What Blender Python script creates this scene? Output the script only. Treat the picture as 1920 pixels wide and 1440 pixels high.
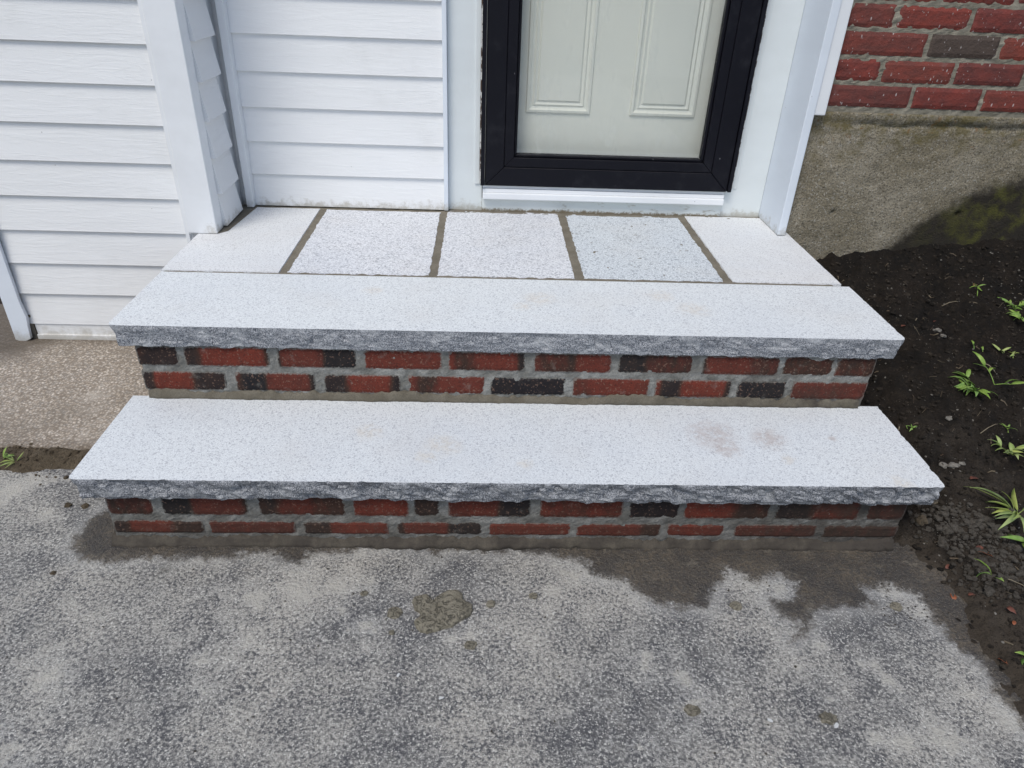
import bpy, bmesh, math, random
import numpy as np
from mathutils import Vector, Matrix, noise
random.seed(7)
for o in list(bpy.data.objects): bpy.data.objects.remove(o)
S = bpy.context.scene
COL = S.collection

# ------------------------------------------------------------------ camera
CAM = Vector((0.8324, -1.1561, 1.1434)); YAW, PITCH, ROLL, FPX = 0.0513, -0.5433, 0.0423, 1336.45
def cam_axes():
    cy, sy, cp, sp = math.cos(YAW), math.sin(YAW), math.cos(PITCH), math.sin(PITCH)
    f = Vector((sy*cp, cy*cp, sp)); r = Vector((cy, -sy, 0)); u = r.cross(f)
    c, s = math.cos(ROLL), math.sin(ROLL)
    return c*r+s*u, -s*r+c*u, f
CR, CU, CF = cam_axes()
cam = bpy.data.cameras.new('camera'); camo = bpy.data.objects.new('camera', cam); COL.objects.link(camo)
camo.matrix_world = Matrix(((CR.x, CU.x, -CF.x, CAM.x), (CR.y, CU.y, -CF.y, CAM.y), (CR.z, CU.z, -CF.z, CAM.z), (0, 0, 0, 1)))
cam.sensor_width = 36; cam.lens = FPX*36/1920; cam.clip_start = .02; cam.clip_end = 1000
S.camera = camo

# ------------------------------------------------------------------ light
SUN_EL, SUN_AZ = math.radians(59), math.radians(208)     # azimuth clockwise from +Y
w = bpy.data.worlds.new('World'); S.world = w; w.use_nodes = True
wn = w.node_tree; bg = wn.nodes['Background']
sky = wn.nodes.new('ShaderNodeTexSky'); sky.sky_type = 'NISHITA'; sky.sun_disc = False
sky.sun_elevation = SUN_EL; sky.sun_rotation = SUN_AZ
sky.air_density = 1.0; sky.dust_density = 1.6; sky.ozone_density = 1.0
wn.links.new(sky.outputs[0], bg.inputs[0]); bg.inputs[1].default_value = .10
sl = bpy.data.lights.new('sun', 'SUN'); sl.energy = 1.5; sl.angle = math.radians(24); sl.color = (1, .965, .885)
so = bpy.data.objects.new('sun', sl); COL.objects.link(so)
sd = Vector((math.sin(SUN_AZ)*math.cos(SUN_EL), math.cos(SUN_AZ)*math.cos(SUN_EL), math.sin(SUN_EL)))
so.rotation_euler = sd.to_track_quat('Z', 'Y').to_euler(); so.location = sd*20
S.view_settings.view_transform = 'Standard'; S.view_settings.look = 'None'
S.view_settings.gamma = 1; S.view_settings.use_curve_mapping = False
S.view_settings.exposure = 0.47

# ------------------------------------------------------------------ measured positions (metres)
Z1, Z2, T1, T2 = .203, .401, .056, .054            # tread tops and slab thicknesses
YF2, YJ, YB1, YB2 = .298, .6167, .030, .3130       # upper nose, landing joint, brick faces
X0, X1 = 0.0, 1.829                                # step ends
BX0, BX1 = .038, 1.785                             # brick ends
YW, YD, YS, YR = .907, 1.204, 1.192, 1.043         # left wall, door wall, siding by the door, brick wall
def ray(u, v): return CR*((u-960)/FPX) + CU*(-(v-720)/FPX) + CF
def on_z(u, v, z=0.0): d = ray(u, v); return CAM + d*((z-CAM.z)/d.z)
def on_y(u, v, y): d = ray(u, v); return CAM + d*((y-CAM.y)/d.y)

# ------------------------------------------------------------------ node helpers
class Mat:
    def __init__(s, name):
        s.m = bpy.data.materials.new(name); s.m.use_nodes = True
        s.t = s.m.node_tree; s.b = s.t.nodes['Principled BSDF']
        s.pos = s.t.nodes.new('ShaderNodeNewGeometry').outputs['Position']
        s.b.inputs['Roughness'].default_value = .8
    def n(s, kind): return s.t.nodes.new('ShaderNode'+kind)
    def put(s, sock, v):
        if isinstance(v, (int, float)): sock.default_value = v
        elif isinstance(v, tuple): sock.default_value = (*v, 1) if len(v) == 3 and sock.type == 'RGBA' else v
        else: s.t.links.new(v, sock)
    def scaled(s, sc, off=(0, 0, 0), rot=(0, 0, 0)):
        m = s.n('Mapping'); s.put(m.inputs['Vector'], s.pos); m.inputs['Scale'].default_value = sc
        m.inputs['Location'].default_value = off; m.inputs['Rotation'].default_value = rot; return m.outputs[0]
    def noise(s, scale, detail=4, rough=.55, vec=None, dist=0):
        n = s.n('TexNoise'); s.put(n.inputs['Vector'], vec or s.pos)
        n.inputs['Scale'].default_value = scale; n.inputs['Detail'].default_value = detail
        n.inputs['Roughness'].default_value = rough; n.inputs['Distortion'].default_value = dist
        return n.outputs[0]
    def voro(s, scale, vec=None, out='Distance', feat='F1', rnd=1):
        n = s.n('TexVoronoi'); n.feature = feat; s.put(n.inputs['Vector'], vec or s.pos)
        n.inputs['Scale'].default_value = scale; n.inputs['Randomness'].default_value = rnd; return n.outputs[out]
    def ramp(s, fac, stops, interp='LINEAR'):
        n = s.n('ValToRGB'); s.put(n.inputs[0], fac); e = n.color_ramp.elements; n.color_ramp.interpolation = interp
        while len(e) < len(stops): e.new(.5)
        for el, (p, c) in zip(e, stops):
            el.position = p; el.color = (c, c, c, 1) if isinstance(c, (int, float)) else (*c, 1)
        return n.outputs[0]
    def mix(s, fac, a, b, mode='MIX'):
        n = s.n('Mix'); n.data_type = 'RGBA'; n.blend_type = mode
        s.put(n.inputs[0], fac); s.put(n.inputs[6], a); s.put(n.inputs[7], b); return n.outputs[2]
    def math(s, op, a, b=0.0, clamp=False):
        n = s.n('Math'); n.operation = op; n.use_clamp = clamp; s.put(n.inputs[0], a); s.put(n.inputs[1], b); return n.outputs[0]
    def smooth(s, x, lo, hi):
        n = s.n('MapRange'); n.interpolation_type = 'SMOOTHSTEP'; s.put(n.inputs[0], x)
        n.inputs[1].default_value = lo; n.inputs[2].default_value = hi; return n.outputs[0]
    def attr(s, name):
        n = s.n('Attribute'); n.attribute_name = name; return n.outputs['Fac']
    def rnd(s): return s.n('ObjectInfo').outputs['Random']
    def sep(s, axis):
        n = s.n('SeparateXYZ'); s.put(n.inputs[0], s.pos); return n.outputs[axis]
    def bump(s, h, strength=.5, dist=.002):
        n = s.n('Bump'); s.put(n.inputs['Height'], h); n.inputs['Strength'].default_value = strength
        n.inputs['Distance'].default_value = dist
        if s.b.inputs['Normal'].links: s.t.links.new(s.b.inputs['Normal'].links[0].from_socket, n.inputs['Normal'])
        s.t.links.new(n.outputs[0], s.b.inputs['Normal'])
    def col(s, c): s.put(s.b.inputs['Base Color'], c); return s
    def rough(s, r): s.put(s.b.inputs['Roughness'], r); return s

def blobs(m, pts, wob=.012):
    """soft stain mask made of world-space discs (x, y, radius), its edge broken up by noise"""
    nz = m.math('MULTIPLY', m.math('SUBTRACT', m.noise(45, 5, .65), .5), wob*4)
    out = None
    for x, y, r in pts:
        c = m.n('Vector' + 'Math'); c.operation = 'DISTANCE'; m.put(c.inputs[0], m.scaled((1, 1, 0))); c.inputs[1].default_value = (x, y, 0)
        d = m.math('ADD', c.outputs['Value'], nz)
        f = m.math('SUBTRACT', 1.0, m.smooth(d, r*.25, r*1.15))
        out = f if out is None else m.math('MAXIMUM', out, f)
    return out

def mat_granite(name, light, dark, spot, grain=1.0, stains=None, bump=.35):
    m = Mat(name)
    g1 = m.noise(430*grain, 3, .7); g2 = m.noise(190*grain, 3, .6)
    v = m.voro(330*grain, out='Color')
    sp = m.n('SeparateColor'); m.put(sp.inputs[0], v)
    c = m.mix(m.smooth(g1, .38, .62), dark, light)
    c = m.mix(m.math('MULTIPLY', m.smooth(sp.outputs[0], .84, .92), .5), c, spot)
    c = m.mix(m.math('MULTIPLY', m.smooth(g2, .58, .72), .35), c, spot)
    cl = m.noise(5, 5, .6)
    c = m.mix(m.math('MULTIPLY', m.smooth(cl, .45, .75), .16), c, (.52, .47, .42))
    cl2 = m.noise(2.3, 3, .6)
    c = m.mix(m.math('MULTIPLY', m.smooth(cl2, .4, .7), .14), c, (.47, .52, .60))
    fl = m.voro(19, feat='F1')
    c = m.mix(m.math('MULTIPLY', m.math('SUBTRACT', 1.0, m.smooth(fl, .02, .05)), m.smooth(m.noise(11, 2), .56, .6)), c, (.2, .18, .16))
    if stains:
        for pts, colr, am in stains:
            c = m.mix(m.math('MULTIPLY', m.math('MULTIPLY', blobs(m, pts), m.smooth(m.noise(60, 4, .7), .3, .6)), am), c, colr)
    m.col(c); m.rough(.78); m.b.inputs['Specular IOR Level'].default_value = .3
    m.bump(g2, bump, .0014); m.bump(g1, bump*.8, .0008)
    return m.m

P = lambda u, v, z, r: (*on_z(u, v, z)[:2], r)
ST_LOW = [([P(1335, 815, Z1, .07), P(1440, 822, Z1, .05), P(1360, 840, Z1, .045), P(1562, 822, Z1, .016)], (.38, .29, .25), .48),
          ([P(830, 835, Z1, .05), P(985, 870, Z1, .022), P(1475, 860, Z1, .022), P(690, 810, Z1, .04), P(1690, 905, Z1, .03), P(800, 855, Z1, .03)], (.60, .50, .36), .3)]
ST_UP = [([P(1010, 560, Z2, .05), P(980, 575, Z2, .03), P(1240, 555, Z2, .04), P(700, 545, Z2, .03), P(1300, 580, Z2, .05)], (.60, .50, .38), .3)]
G_LOW = mat_granite('granite_thermal_lower', (.77, .795, .80), (.57, .59, .60), (.30, .31, .34), 1, ST_LOW)
G_UP = mat_granite('granite_thermal_upper', (.77, .795, .80), (.57, .59, .60), (.31, .32, .35), 1, ST_UP)
G_STONE = mat_granite('granite_landing', (.80, .81, .83), (.50, .51, .535), (.20, .21, .24), .62, None, 1.0)
G_PLAIN = mat_granite('granite_landing_smooth', (.77, .785, .79), (.60, .605, .61), (.32, .32, .33), 1.1)
G_BLUE = mat_granite('granite_landing_blue', (.75, .785, .81), (.41, .445, .475), (.15, .17, .20), .6, None, 1.0)

def mat_split(name, k=1.0):
    m = Mat(name)
    g1 = m.noise(420, 3, .75); g2 = m.noise(150, 4, .7); g3 = m.noise(1, 4, .6, m.scaled((17, 17, 34)))
    c = m.mix(m.smooth(g1, .40, .60), (.085*k, .094*k, .115*k), (.50*k, .51*k, .53*k))
    c = m.mix(m.math('MULTIPLY', m.smooth(g2, .5, .66), .55), c, (.06*k, .067*k, .085*k))
    c = m.mix(m.math('MULTIPLY', m.smooth(g3, .50, .66), .45), c, (.56*k, .57*k, .58*k))
    m.col(c); m.rough(.65); m.b.inputs['Specular IOR Level'].default_value = .35
    m.bump(g2, .6, .003); m.bump(g1, .4, .0012)
    return m.m
G_SPLIT = mat_split('granite_split_face', .80); G_SPLIT2 = mat_split('granite_split_face_pale', .92)

def mat_mortar(name, a, b, wet=0.0):
    m = Mat(name)
    g = m.noise(300, 3, .7); l = m.noise(22, 5, .6)
    c = m.mix(m.smooth(l, .35, .65), a, b)
    c = m.mix(m.math('MULTIPLY', m.smooth(g, .4, .65), .4), c, tuple(x*.55 for x in a))
    film = m.math('MULTIPLY', m.math('MAXIMUM', m.smooth(m.sep(0), .95, 1.75), m.math('MULTIPLY', m.math('SUBTRACT', 1.0, m.smooth(m.sep(2), .03, .17)), .55)), m.smooth(m.math('ADD', m.noise(19, 5, .7), m.math('SUBTRACT', .1, m.math('MULTIPLY', m.sep(2), .9))), .25, .62))
    c = m.mix(m.math('MULTIPLY', film, .85), c, (.042, .033, .026))
    m.col(c); m.rough(.9-wet*.25); m.bump(g, .6, .0015); m.bump(m.noise(70, 4, .6), .6, .003)
    return m.m
MORTAR = mat_mortar('mortar_grey', (.15, .147, .132), (.29, .288, .27))
MORTAR_TAN = mat_mortar('mortar_tan', (.115, .098, .070), (.165, .145, .11), .3)
MUDDY = mat_mortar('muddy_mortar', (.042, .034, .025), (.115, .098, .072), .4)
JOINT = mat_mortar('landing_joint', (.155, .135, .10), (.205, .18, .138), .2)
MORTAR_OLD = mat_mortar('mortar_old', (.29, .265, .21), (.18, .165, .125))
def mat_splat():
    m = Mat('mortar_splat'); g = m.noise(300, 3, .7); n1 = m.noise(40, 4, .7, None, 1.5)
    c = m.mix(m.smooth(m.noise(25, 4, .6), .35, .65), (.19, .17, .125), (.245, .22, .165))
    cr = m.math('SUBTRACT', 1.0, m.smooth(m.math('ABSOLUTE', m.math('SUBTRACT', n1, .5)), .0, .035))
    c = m.mix(m.math('MULTIPLY', cr, .75), c, (.05, .043, .03)); c = m.mix(m.math('MULTIPLY', m.smooth(g, .52, .64), .5), c, (.08, .07, .05))
    m.col(c); m.rough(.85); m.bump(m.math('SUBTRACT', g, m.math('MULTIPLY', cr, 1.2)), .8, .003); return m.m
SPLAT = mat_splat()

def mat_step_brick():
    m = Mat('flashed_brick'); t = m.attr('tone')
    g = m.noise(260, 4, .7); l = m.noise(38, 5, .65, m.scaled((1, 1, .6)))
    t2 = m.math('ADD', t, m.math('MULTIPLY', m.math('SUBTRACT', l, .5), .85))
    c = m.ramp(t2, [(0, (.145, .031, .019)), (.28, (.108, .027, .018)), (.5, (.052, .026, .018)), (.75, (.028, .020, .018)), (1, (.014, .012, .014))])
    hue = m.mix(m.rnd(), (.78, .88, .95), (1.15, 1.0, .95)); c = m.mix(1.0, c, hue, 'MULTIPLY')
    c = m.mix(m.math('MULTIPLY', m.smooth(g, .52, .66), .6), c, (.022, .013, .011))
    c = m.mix(m.math('MULTIPLY', m.smooth(m.noise(180, 2, .6, m.scaled((1, 1, 1), off=(3, 3, 3))), .60, .68), .5), c, (.24, .15, .11))
    haze = m.noise(30, 5, .7)
    c = m.mix(m.math('MULTIPLY', m.smooth(haze, .57, .78), .40), c, (.27, .25, .22))
    e = m.attr('edge')
    c = m.mix(m.math('MULTIPLY', m.smooth(m.math('ADD', e, m.math('MULTIPLY', m.math('SUBTRACT', m.noise(140, 3, .7), .5), 1.6)), .62, .95), .55), c, (.25, .245, .22))
    film = m.math('MULTIPLY', m.math('MAXIMUM', m.smooth(m.sep(0), .95, 1.75), m.math('MULTIPLY', m.math('SUBTRACT', 1.0, m.smooth(m.sep(2), .03, .17)), .55)), m.smooth(m.math('ADD', m.noise(19, 5, .7), m.math('SUBTRACT', .1, m.math('MULTIPLY', m.sep(2), .9))), .25, .62))
    c = m.mix(m.math('MULTIPLY', film, .75), c, (.040, .030, .023))       # dried mud washed over the end by the soil
    m.col(c); m.rough(.82); m.b.inputs['Specular IOR Level'].default_value = .25
    m.bump(g, .55, .0015); m.bump(m.noise(80, 4, .7), .6, .003)
    return m.m
BRICK = mat_step_brick()

def mat_house_brick():
    m = Mat('old_red_brick'); t = m.attr('tone')
    g = m.noise(240, 4, .7); l = m.noise(20, 5, .65, m.scaled((1, 1, 2.2)))
    c = m.mix(m.smooth(l, .3, .7), (.165, .034, .027), (.098, .027, .025))
    c = m.mix(m.rnd(), c, m.mix(1.0, c, (1.75, 1.4, 1.0), 'MULTIPLY'))
    c = m.mix(t, c, (.075, .052, .040))
    c = m.mix(m.math('MULTIPLY', m.smooth(g, .58, .74), .5), c, (.04, .022, .02))
    # dried paint spatter, short slanting dashes
    v1 = m.voro(70, m.scaled((1, 1, .42), rot=(0, .5, 0)))
    pick = m.smooth(m.noise(24, 3, .6), .46, .54)
    s1 = m.math('MULTIPLY', m.math('SUBTRACT', 1.0, m.smooth(v1, .10, .17)), pick)
    v2 = m.voro(130, m.scaled((1, 1, .6), off=(3, 1, 2), rot=(0, .5, 0)))
    s2 = m.math('MULTIPLY', m.math('SUBTRACT', 1.0, m.smooth(v2, .11, .18)), m.smooth(m.noise(15, 3, .6), .48, .6))
    c = m.mix(m.math('MULTIPLY', m.math('MAXIMUM', s1, s2), .72), c, (.55, .50, .48))
    c = m.mix(m.math('MULTIPLY', m.smooth(m.noise(9, 4, .7), .60, .78), .32), c, (.42, .33, .32))
    m.col(c); m.rough(.75); m.bump(g, .5, .0014); m.bump(m.noise(60, 4, .7), .7, .004)
    return m.m
HBRICK = mat_house_brick()

def mat_vinyl(name, base, axis='x', grain=True, dirt=.25):
    m = Mat(name)
    sc = (7, 60, 60) if axis == 'x' else (60, 7, 60) if axis == 'y' else (60, 60, 7)
    big = m.noise(1.0, 4, .55, m.scaled((1.6, 4, 9) if axis == 'x' else (4, 1.6, 9)))
    c = m.mix(m.smooth(big, .3, .7), base, tuple(x*.95 for x in base))
    c = m.mix(m.math('MULTIPLY', m.smooth(m.noise(2.5, 5, .7), .5, .8), dirt), c, (.50, .50, .47))
    sp = m.voro(26); pick = m.smooth(m.noise(9, 2), .57, .6)
    c = m.mix(m.math('MULTIPLY', m.math('SUBTRACT', 1.0, m.smooth(sp, .03, .055)), m.math('MULTIPLY', pick, .6)), c, (.25, .24, .22))
    gz = m.math('ADD', m.sep(2), m.math('MULTIPLY', m.math('SUBTRACT', m.noise(38, 5, .7), .5), .10))     # splash dirt along the foot
    low = m.math('MAXIMUM', m.math('MULTIPLY', m.math('SUBTRACT', 1.0, m.smooth(gz, .398, .43)), m.smooth(m.sep(0), .0, .03)), m.math('SUBTRACT', 1.0, m.smooth(gz, .035, .085)))
    c = m.mix(m.math('MULTIPLY', low, .55), c, (.33, .29, .21))
    m.col(c); m.rough(.48); m.b.inputs['Specular IOR Level'].default_value = .3
    if grain:
        gr = m.noise(1.0, 5, .65, m.scaled(sc), 1.2)
        wv = m.math('ADD', m.math('MULTIPLY', gr, 1.0), m.math('MULTIPLY', m.noise(1, 3, .6, m.scaled(tuple(q*2.6 for q in sc))), .35))
        m.bump(m.ramp(wv, [(.42, 0), (.56, .5), (.62, .35), (.78, 1)]), .22, .0026)
    else: m.bump(m.noise(9, 3), .08, .01)
    return m.m
VINYL = mat_vinyl('vinyl_siding', (.85, .855, .855)); VINYL_Y = mat_vinyl('vinyl_siding_return', (.80, .805, .81), 'y')
TRIM = mat_vinyl('white_trim', (.83, .845, .86), 'z', False, .2)
TRIM_B = mat_vinyl('white_aluminium_trim', (.74, .79, .85), 'z', False, .15)
CASING = mat_vinyl('casing_paint', (.72, .76, .765), 'z', False, .25)

def mat_grubby():                       # painted sill board with brown grime along its foot
    m = Mat('sill_paint')
    c = m.mix(m.math('MULTIPLY', m.smooth(m.noise(30, 5, .7, m.scaled((.5, 1, 1.4))), .56, .68), .65), (.70, .735, .72), (.33, .29, .22))
    z = m.math('ADD', m.sep(2), m.math('MULTIPLY', m.math('SUBTRACT', m.noise(70, 4, .7), .5), .03))
    c = m.mix(m.math('SUBTRACT', 1.0, m.smooth(z, .402, .412)), c, (.22, .18, .12))
    m.col(c); m.rough(.55); m.bump(m.noise(80, 3), .2, .002); return m.m
SILL = mat_grubby()
def mat_peel():
    m = Mat('peeling_wood')
    c = m.mix(m.smooth(m.noise(55, 5, .7, m.scaled((2, 2, .5))), .47, .51), (.075, .045, .03), (.72, .72, .70))
    m.col(c); m.rough(.8); m.bump(m.noise(70, 4, .7), .8, .004); return m.m
PEEL = mat_peel()
def mat_black():
    m = Mat('black_aluminium')
    sc = m.voro(38, m.scaled((1, 1, .5), rot=(0, .5, 0)))
    f = m.math('MULTIPLY', m.math('SUBTRACT', 1.0, m.smooth(sc, .035, .06)), m.smooth(m.noise(12, 3, .6), .53, .57))
    c = m.mix(m.math('MULTIPLY', f, .7), (.005, .005, .009), (.33, .33, .34))
    c = m.mix(m.math('MULTIPLY', m.smooth(m.noise(14, 5, .7), .5, .8), .15), c, (.09, .09, .10))
    m.col(c); m.rough(m.ramp(m.noise(20, 4), [(.3, .42), (.7, .6)])); m.b.inputs['Specular IOR Level'].default_value = .2
    return m.m
BLACK = mat_black()
def mat_door():
    m = Mat('door_paint')
    c = m.mix(m.smooth(m.noise(2.2, 4, .6), .3, .7), (.77, .76, .685), (.73, .73, .67))
    sc = m.voro(11, m.scaled((1, 1, 1), rot=(0, .6, 0)))
    c = m.mix(m.math('MULTIPLY', m.math('SUBTRACT', 1.0, m.smooth(sc, .03, .07)), m.math('MULTIPLY', m.smooth(m.noise(40, 4, .7, m.scaled((1, 1, .5))), .5, .6), .5)), c, (.30, .27, .23))
    m.col(c); m.rough(.45); m.bump(m.noise(1, 3, .6, m.scaled((90, 90, 12))), .06, .002); return m.m
DOOR = mat_door()
def mat_glass():
    m = Mat('window_glass'); t = m.t
    tr = m.n('BsdfTransparent'); tr.inputs[0].default_value = (.988, .996, .99, 1)
    gl = m.n('BsdfGlossy'); gl.inputs['Roughness'].default_value = .015
    lw = m.n('LayerWeight'); lw.inputs[0].default_value = .5
    mx = m.n('MixShader'); m.put(mx.inputs[0], m.math('ADD', .055, m.math('MULTIPLY', m.math('POWER', lw.outputs['Facing'], 4.0), .7))); m.put(mx.inputs[1], tr.outputs[0]); m.put(mx.inputs[2], gl.outputs[0])
    df = m.n('BsdfDiffuse'); df.inputs[0].default_value = (.75, .78, .76, 1)
    hz = m.math('ADD', .008, m.math('MULTIPLY', m.smooth(m.noise(5, 5, .7, m.scaled((1.6, 1, .5), rot=(0, .5, 0))), .50, .72), .13))   # dust and smears, plus bright reflections painted in as pale patches
    m2 = m.n('MixShader'); m.put(m2.inputs[0], hz); m.put(m2.inputs[1], mx.outputs[0]); m.put(m2.inputs[2], df.outputs[0])
    t.links.new(m2.outputs[0], t.nodes['Material Output'].inputs[0]); return m.m
GLASS = mat_glass()
def mat_foundation():
    m = Mat('foundation_concrete'); s = m.attr('stain')
    g = m.noise(260, 4, .7); l = m.noise(6, 5, .6); k = m.noise(28, 5, .7)
    c = m.mix(m.smooth(l, .35, .68), (.265, .226, .155), (.37, .325, .245))
    c = m.mix(m.math('MULTIPLY', m.smooth(k, .48, .75), .5), c, (.12, .098, .06))
    c = m.mix(m.math('MULTIPLY', m.smooth(m.noise(200, 4, .75), .50, .60), .75), c, (.070, .060, .042))
    c = m.mix(m.math('MULTIPLY', m.smooth(m.noise(170, 2, .6, m.scaled((1, 1, 1), off=(8, 1, 3))), .58, .66), .75), c, (.46, .43, .37))
    zt = m.smooth(m.math('ADD', m.sep(2), m.math('MULTIPLY', m.math('SUBTRACT', m.noise(14, 5, .7), .5), .3)), .6, .78)
    c = m.mix(m.math('MULTIPLY', zt, m.math('MULTIPLY', m.smooth(m.noise(18, 4, .7), .42, .62), .8)), c, (.145, .115, .035))
    c = m.mix(m.math('MULTIPLY', zt, m.math('MULTIPLY', m.smooth(m.noise(34, 3, .6, m.scaled((1, 1, 1), off=(4, 4, 4))), .63, .68), .7)), c, (.22, .11, .03))
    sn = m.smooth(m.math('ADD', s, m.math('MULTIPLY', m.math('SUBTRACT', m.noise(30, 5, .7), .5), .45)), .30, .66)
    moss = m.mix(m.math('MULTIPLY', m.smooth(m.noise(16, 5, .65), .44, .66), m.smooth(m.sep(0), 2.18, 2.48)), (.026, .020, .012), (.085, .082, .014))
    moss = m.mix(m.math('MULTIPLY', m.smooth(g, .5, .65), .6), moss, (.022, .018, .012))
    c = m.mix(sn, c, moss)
    m.col(c); m.rough(.9); m.bump(g, .8, .003); m.bump(m.noise(150, 4, .7), 1.0, .006)
    return m.m
FOUND = mat_foundation()
def mat_driveway():
    m = Mat('driveway_concrete'); s = m.attr('mud')
    g = m.noise(400, 3, .7); g2 = m.noise(150, 3, .68); l = m.noise(3.0, 6, .60); k = m.noise(15, 5, .66); cr = m.attr('crust')
    big = m.math('ADD', m.math('MULTIPLY', m.math('SUBTRACT', l, .5), .30), m.math('ADD', m.math('MULTIPLY', m.math('SUBTRACT', k, .5), .22), m.math('SUBTRACT', m.math('MULTIPLY', cr, .09), .01)))
    dk = m.mix(m.smooth(k, .35, .65), (.090, .089, .093), (.155, .149, .140))
    lt = m.mix(m.smooth(l, .35, .65), (.37, .362, .342), (.455, .43, .383))
    f = m.math('ADD', m.math('ADD', m.math('MULTIPLY', g2, .75), m.math('MULTIPLY', g, .25)), big)
    c = m.mix(m.smooth(f, .41, .59), dk, lt)
    c = m.mix(m.math('MULTIPLY', m.smooth(g, .53, .66), .7), c, (.055, .055, .062))
    c = m.mix(m.math('MULTIPLY', m.smooth(m.noise(215, 2, .6, m.scaled((1, 1, 1), off=(5, 5, 5))), .58, .65), .8), c, (.66, .64, .59))
    c = m.mix(m.math('MULTIPLY', m.smooth(m.math('ADD', cr, m.math('MULTIPLY', m.math('SUBTRACT', m.noise(60, 5, .7), .5), 1.5)), .62, .95), .55), c, (.47, .445, .39))
    c = m.mix(m.math('MULTIPLY', m.smooth(m.noise(5.5, 6, .7, m.scaled((1, 1, 1), off=(7, 3, 0))), .60, .74), .65), c, (.085, .08, .065))
    rag = m.math('ADD', m.math('MULTIPLY', m.math('SUBTRACT', m.noise(34, 7, .78), .5), 1.15), m.math('MULTIPLY', m.math('SUBTRACT', g2, .5), .5))
    sn = m.math('MULTIPLY', m.smooth(m.math('ADD', s, rag), .36, .66), .95)
    mud = m.mix(m.smooth(m.noise(11, 5, .65), .36, .66), (.044, .037, .032), (.105, .083, .058))
    mud = m.mix(m.math('MULTIPLY', m.smooth(g2, .47, .57), .7), mud, (.022, .020, .019))
    mud = m.mix(m.math('MULTIPLY', m.smooth(g, .54, .64), .75), mud, (.19, .165, .13))
    mud = m.mix(m.math('MULTIPLY', m.smooth(m.noise(24, 6, .75), .56, .68), .6), mud, (.19, .165, .125))
    rim = m.math('MULTIPLY', m.smooth(s, .0, .45), m.math('SUBTRACT', 1.0, sn))   # pale cement wash at the damp edge
    c = m.mix(m.math('MULTIPLY', rim, .3), c, (.52, .51, .48))
    c = m.mix(sn, c, mud)
    m.col(c); m.put(m.b.inputs['Roughness'], m.math('SUBTRACT', .9, m.math('MULTIPLY', sn, .22)))
    m.bump(g, .5, .002); m.bump(g2, 1.0, .0055); m.bump(m.noise(80, 3, .6), .5, .006)
    return m.m
DRIVE = mat_driveway()
def mat_path():
    m = Mat('aggregate_path')
    v = m.voro(160, out='Color'); sp = m.n('SeparateColor'); m.put(sp.inputs[0], v)
    c = m.ramp(sp.outputs[0], [(0, (.24, .195, .15)), (.3, (.40, .335, .265)), (.55, (.50, .435, .36)), (.8, (.31, .28, .245)), (1, (.68, .60, .51))])
    c = m.mix(m.math('MULTIPLY', m.smooth(m.voro(160), .32, .62), .7), c, (.16, .13, .10))
    c = m.mix(m.math('MULTIPLY', m.smooth(m.noise(6, 6, .65), .52, .72), .6), c, (.50, .45, .39))
    c = m.mix(m.math('MULTIPLY', m.smooth(m.noise(3, 5, .65, m.scaled((1, 1, 1), off=(2, 9, 0))), .5, .7), .45), c, (.14, .118, .09))
    c = m.mix(m.math('MULTIPLY', m.attr('damp'), .8), c, (.085, .066, .047))
    m.col(c); m.rough(.85); m.bump(m.voro(160), -.8, .004); m.bump(m.noise(60, 4), .5, .005)
    return m.m
PATH = mat_path()
def mat_soil(name, a, b, cc):
    m = Mat(name)
    g = m.noise(330, 4, .75); l = m.noise(9, 6, .68); k = m.noise(70, 5, .7)
    c = m.mix(m.smooth(l, .36, .66), a, b)
    c = m.mix(m.math('MULTIPLY', m.smooth(k, .5, .68), .7), c, cc)
    c = m.mix(m.math('MULTIPLY', m.smooth(g, .5, .66), .65), c, tuple(x*.3 for x in a))
    sp = m.voro(120); c = m.mix(m.math('MULTIPLY', m.math('SUBTRACT', 1.0, m.smooth(sp, .07, .14)), m.smooth(m.noise(22, 3), .54, .6)), c, (.24, .21, .17))
    if name == 'garden_soil':
        c = m.mix(m.math('MULTIPLY', m.math('MULTIPLY', m.attr('dry'), m.smooth(m.noise(7, 5, .7, m.scaled((1, 1, 1), off=(5, 0, 0))), .40, .66)), m.math('SUBTRACT', 1.0, m.smooth(g, .5, .66))), c, (.078, .064, .050))
        c = m.mix(m.math('MULTIPLY', m.smooth(m.math('ADD', m.attr('rim'), m.math('MULTIPLY', m.math('SUBTRACT', m.noise(30, 5, .7), .5), .9)), .2, .8), m.math('SUBTRACT', 1.0, m.math('MULTIPLY', m.smooth(g, .5, .66), .7))), c, (.070, .056, .042))
    m.col(c); m.rough(.93); m.b.inputs['Specular IOR Level'].default_value = .2
    m.bump(g, .9, .004); m.bump(k, 1.0, .008); return m.m
SOIL = mat_soil('garden_soil', (.009, .0075, .0062), (.020, .0152, .0115), (.033, .025, .018))
DIRT = mat_soil('dry_dirt', (.10, .078, .052), (.16, .125, .085), (.07, .052, .034))
CLOD = mat_soil('dark_clods', (.013, .011, .009), (.048, .038, .029), (.10, .083, .063))
CLODG = mat_soil('dry_clods', (.075, .065, .053), (.115, .102, .086), (.05, .042, .033))
def mat_simple(name, a, b, scale=60, r=.6, bmp=.3):
    m = Mat(name); c = m.mix(m.smooth(m.noise(scale, 4, .65), .35, .68), a, b)
    m.col(c); m.rough(r); m.bump(m.noise(scale*3, 3), bmp, .001); return m.m
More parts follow.
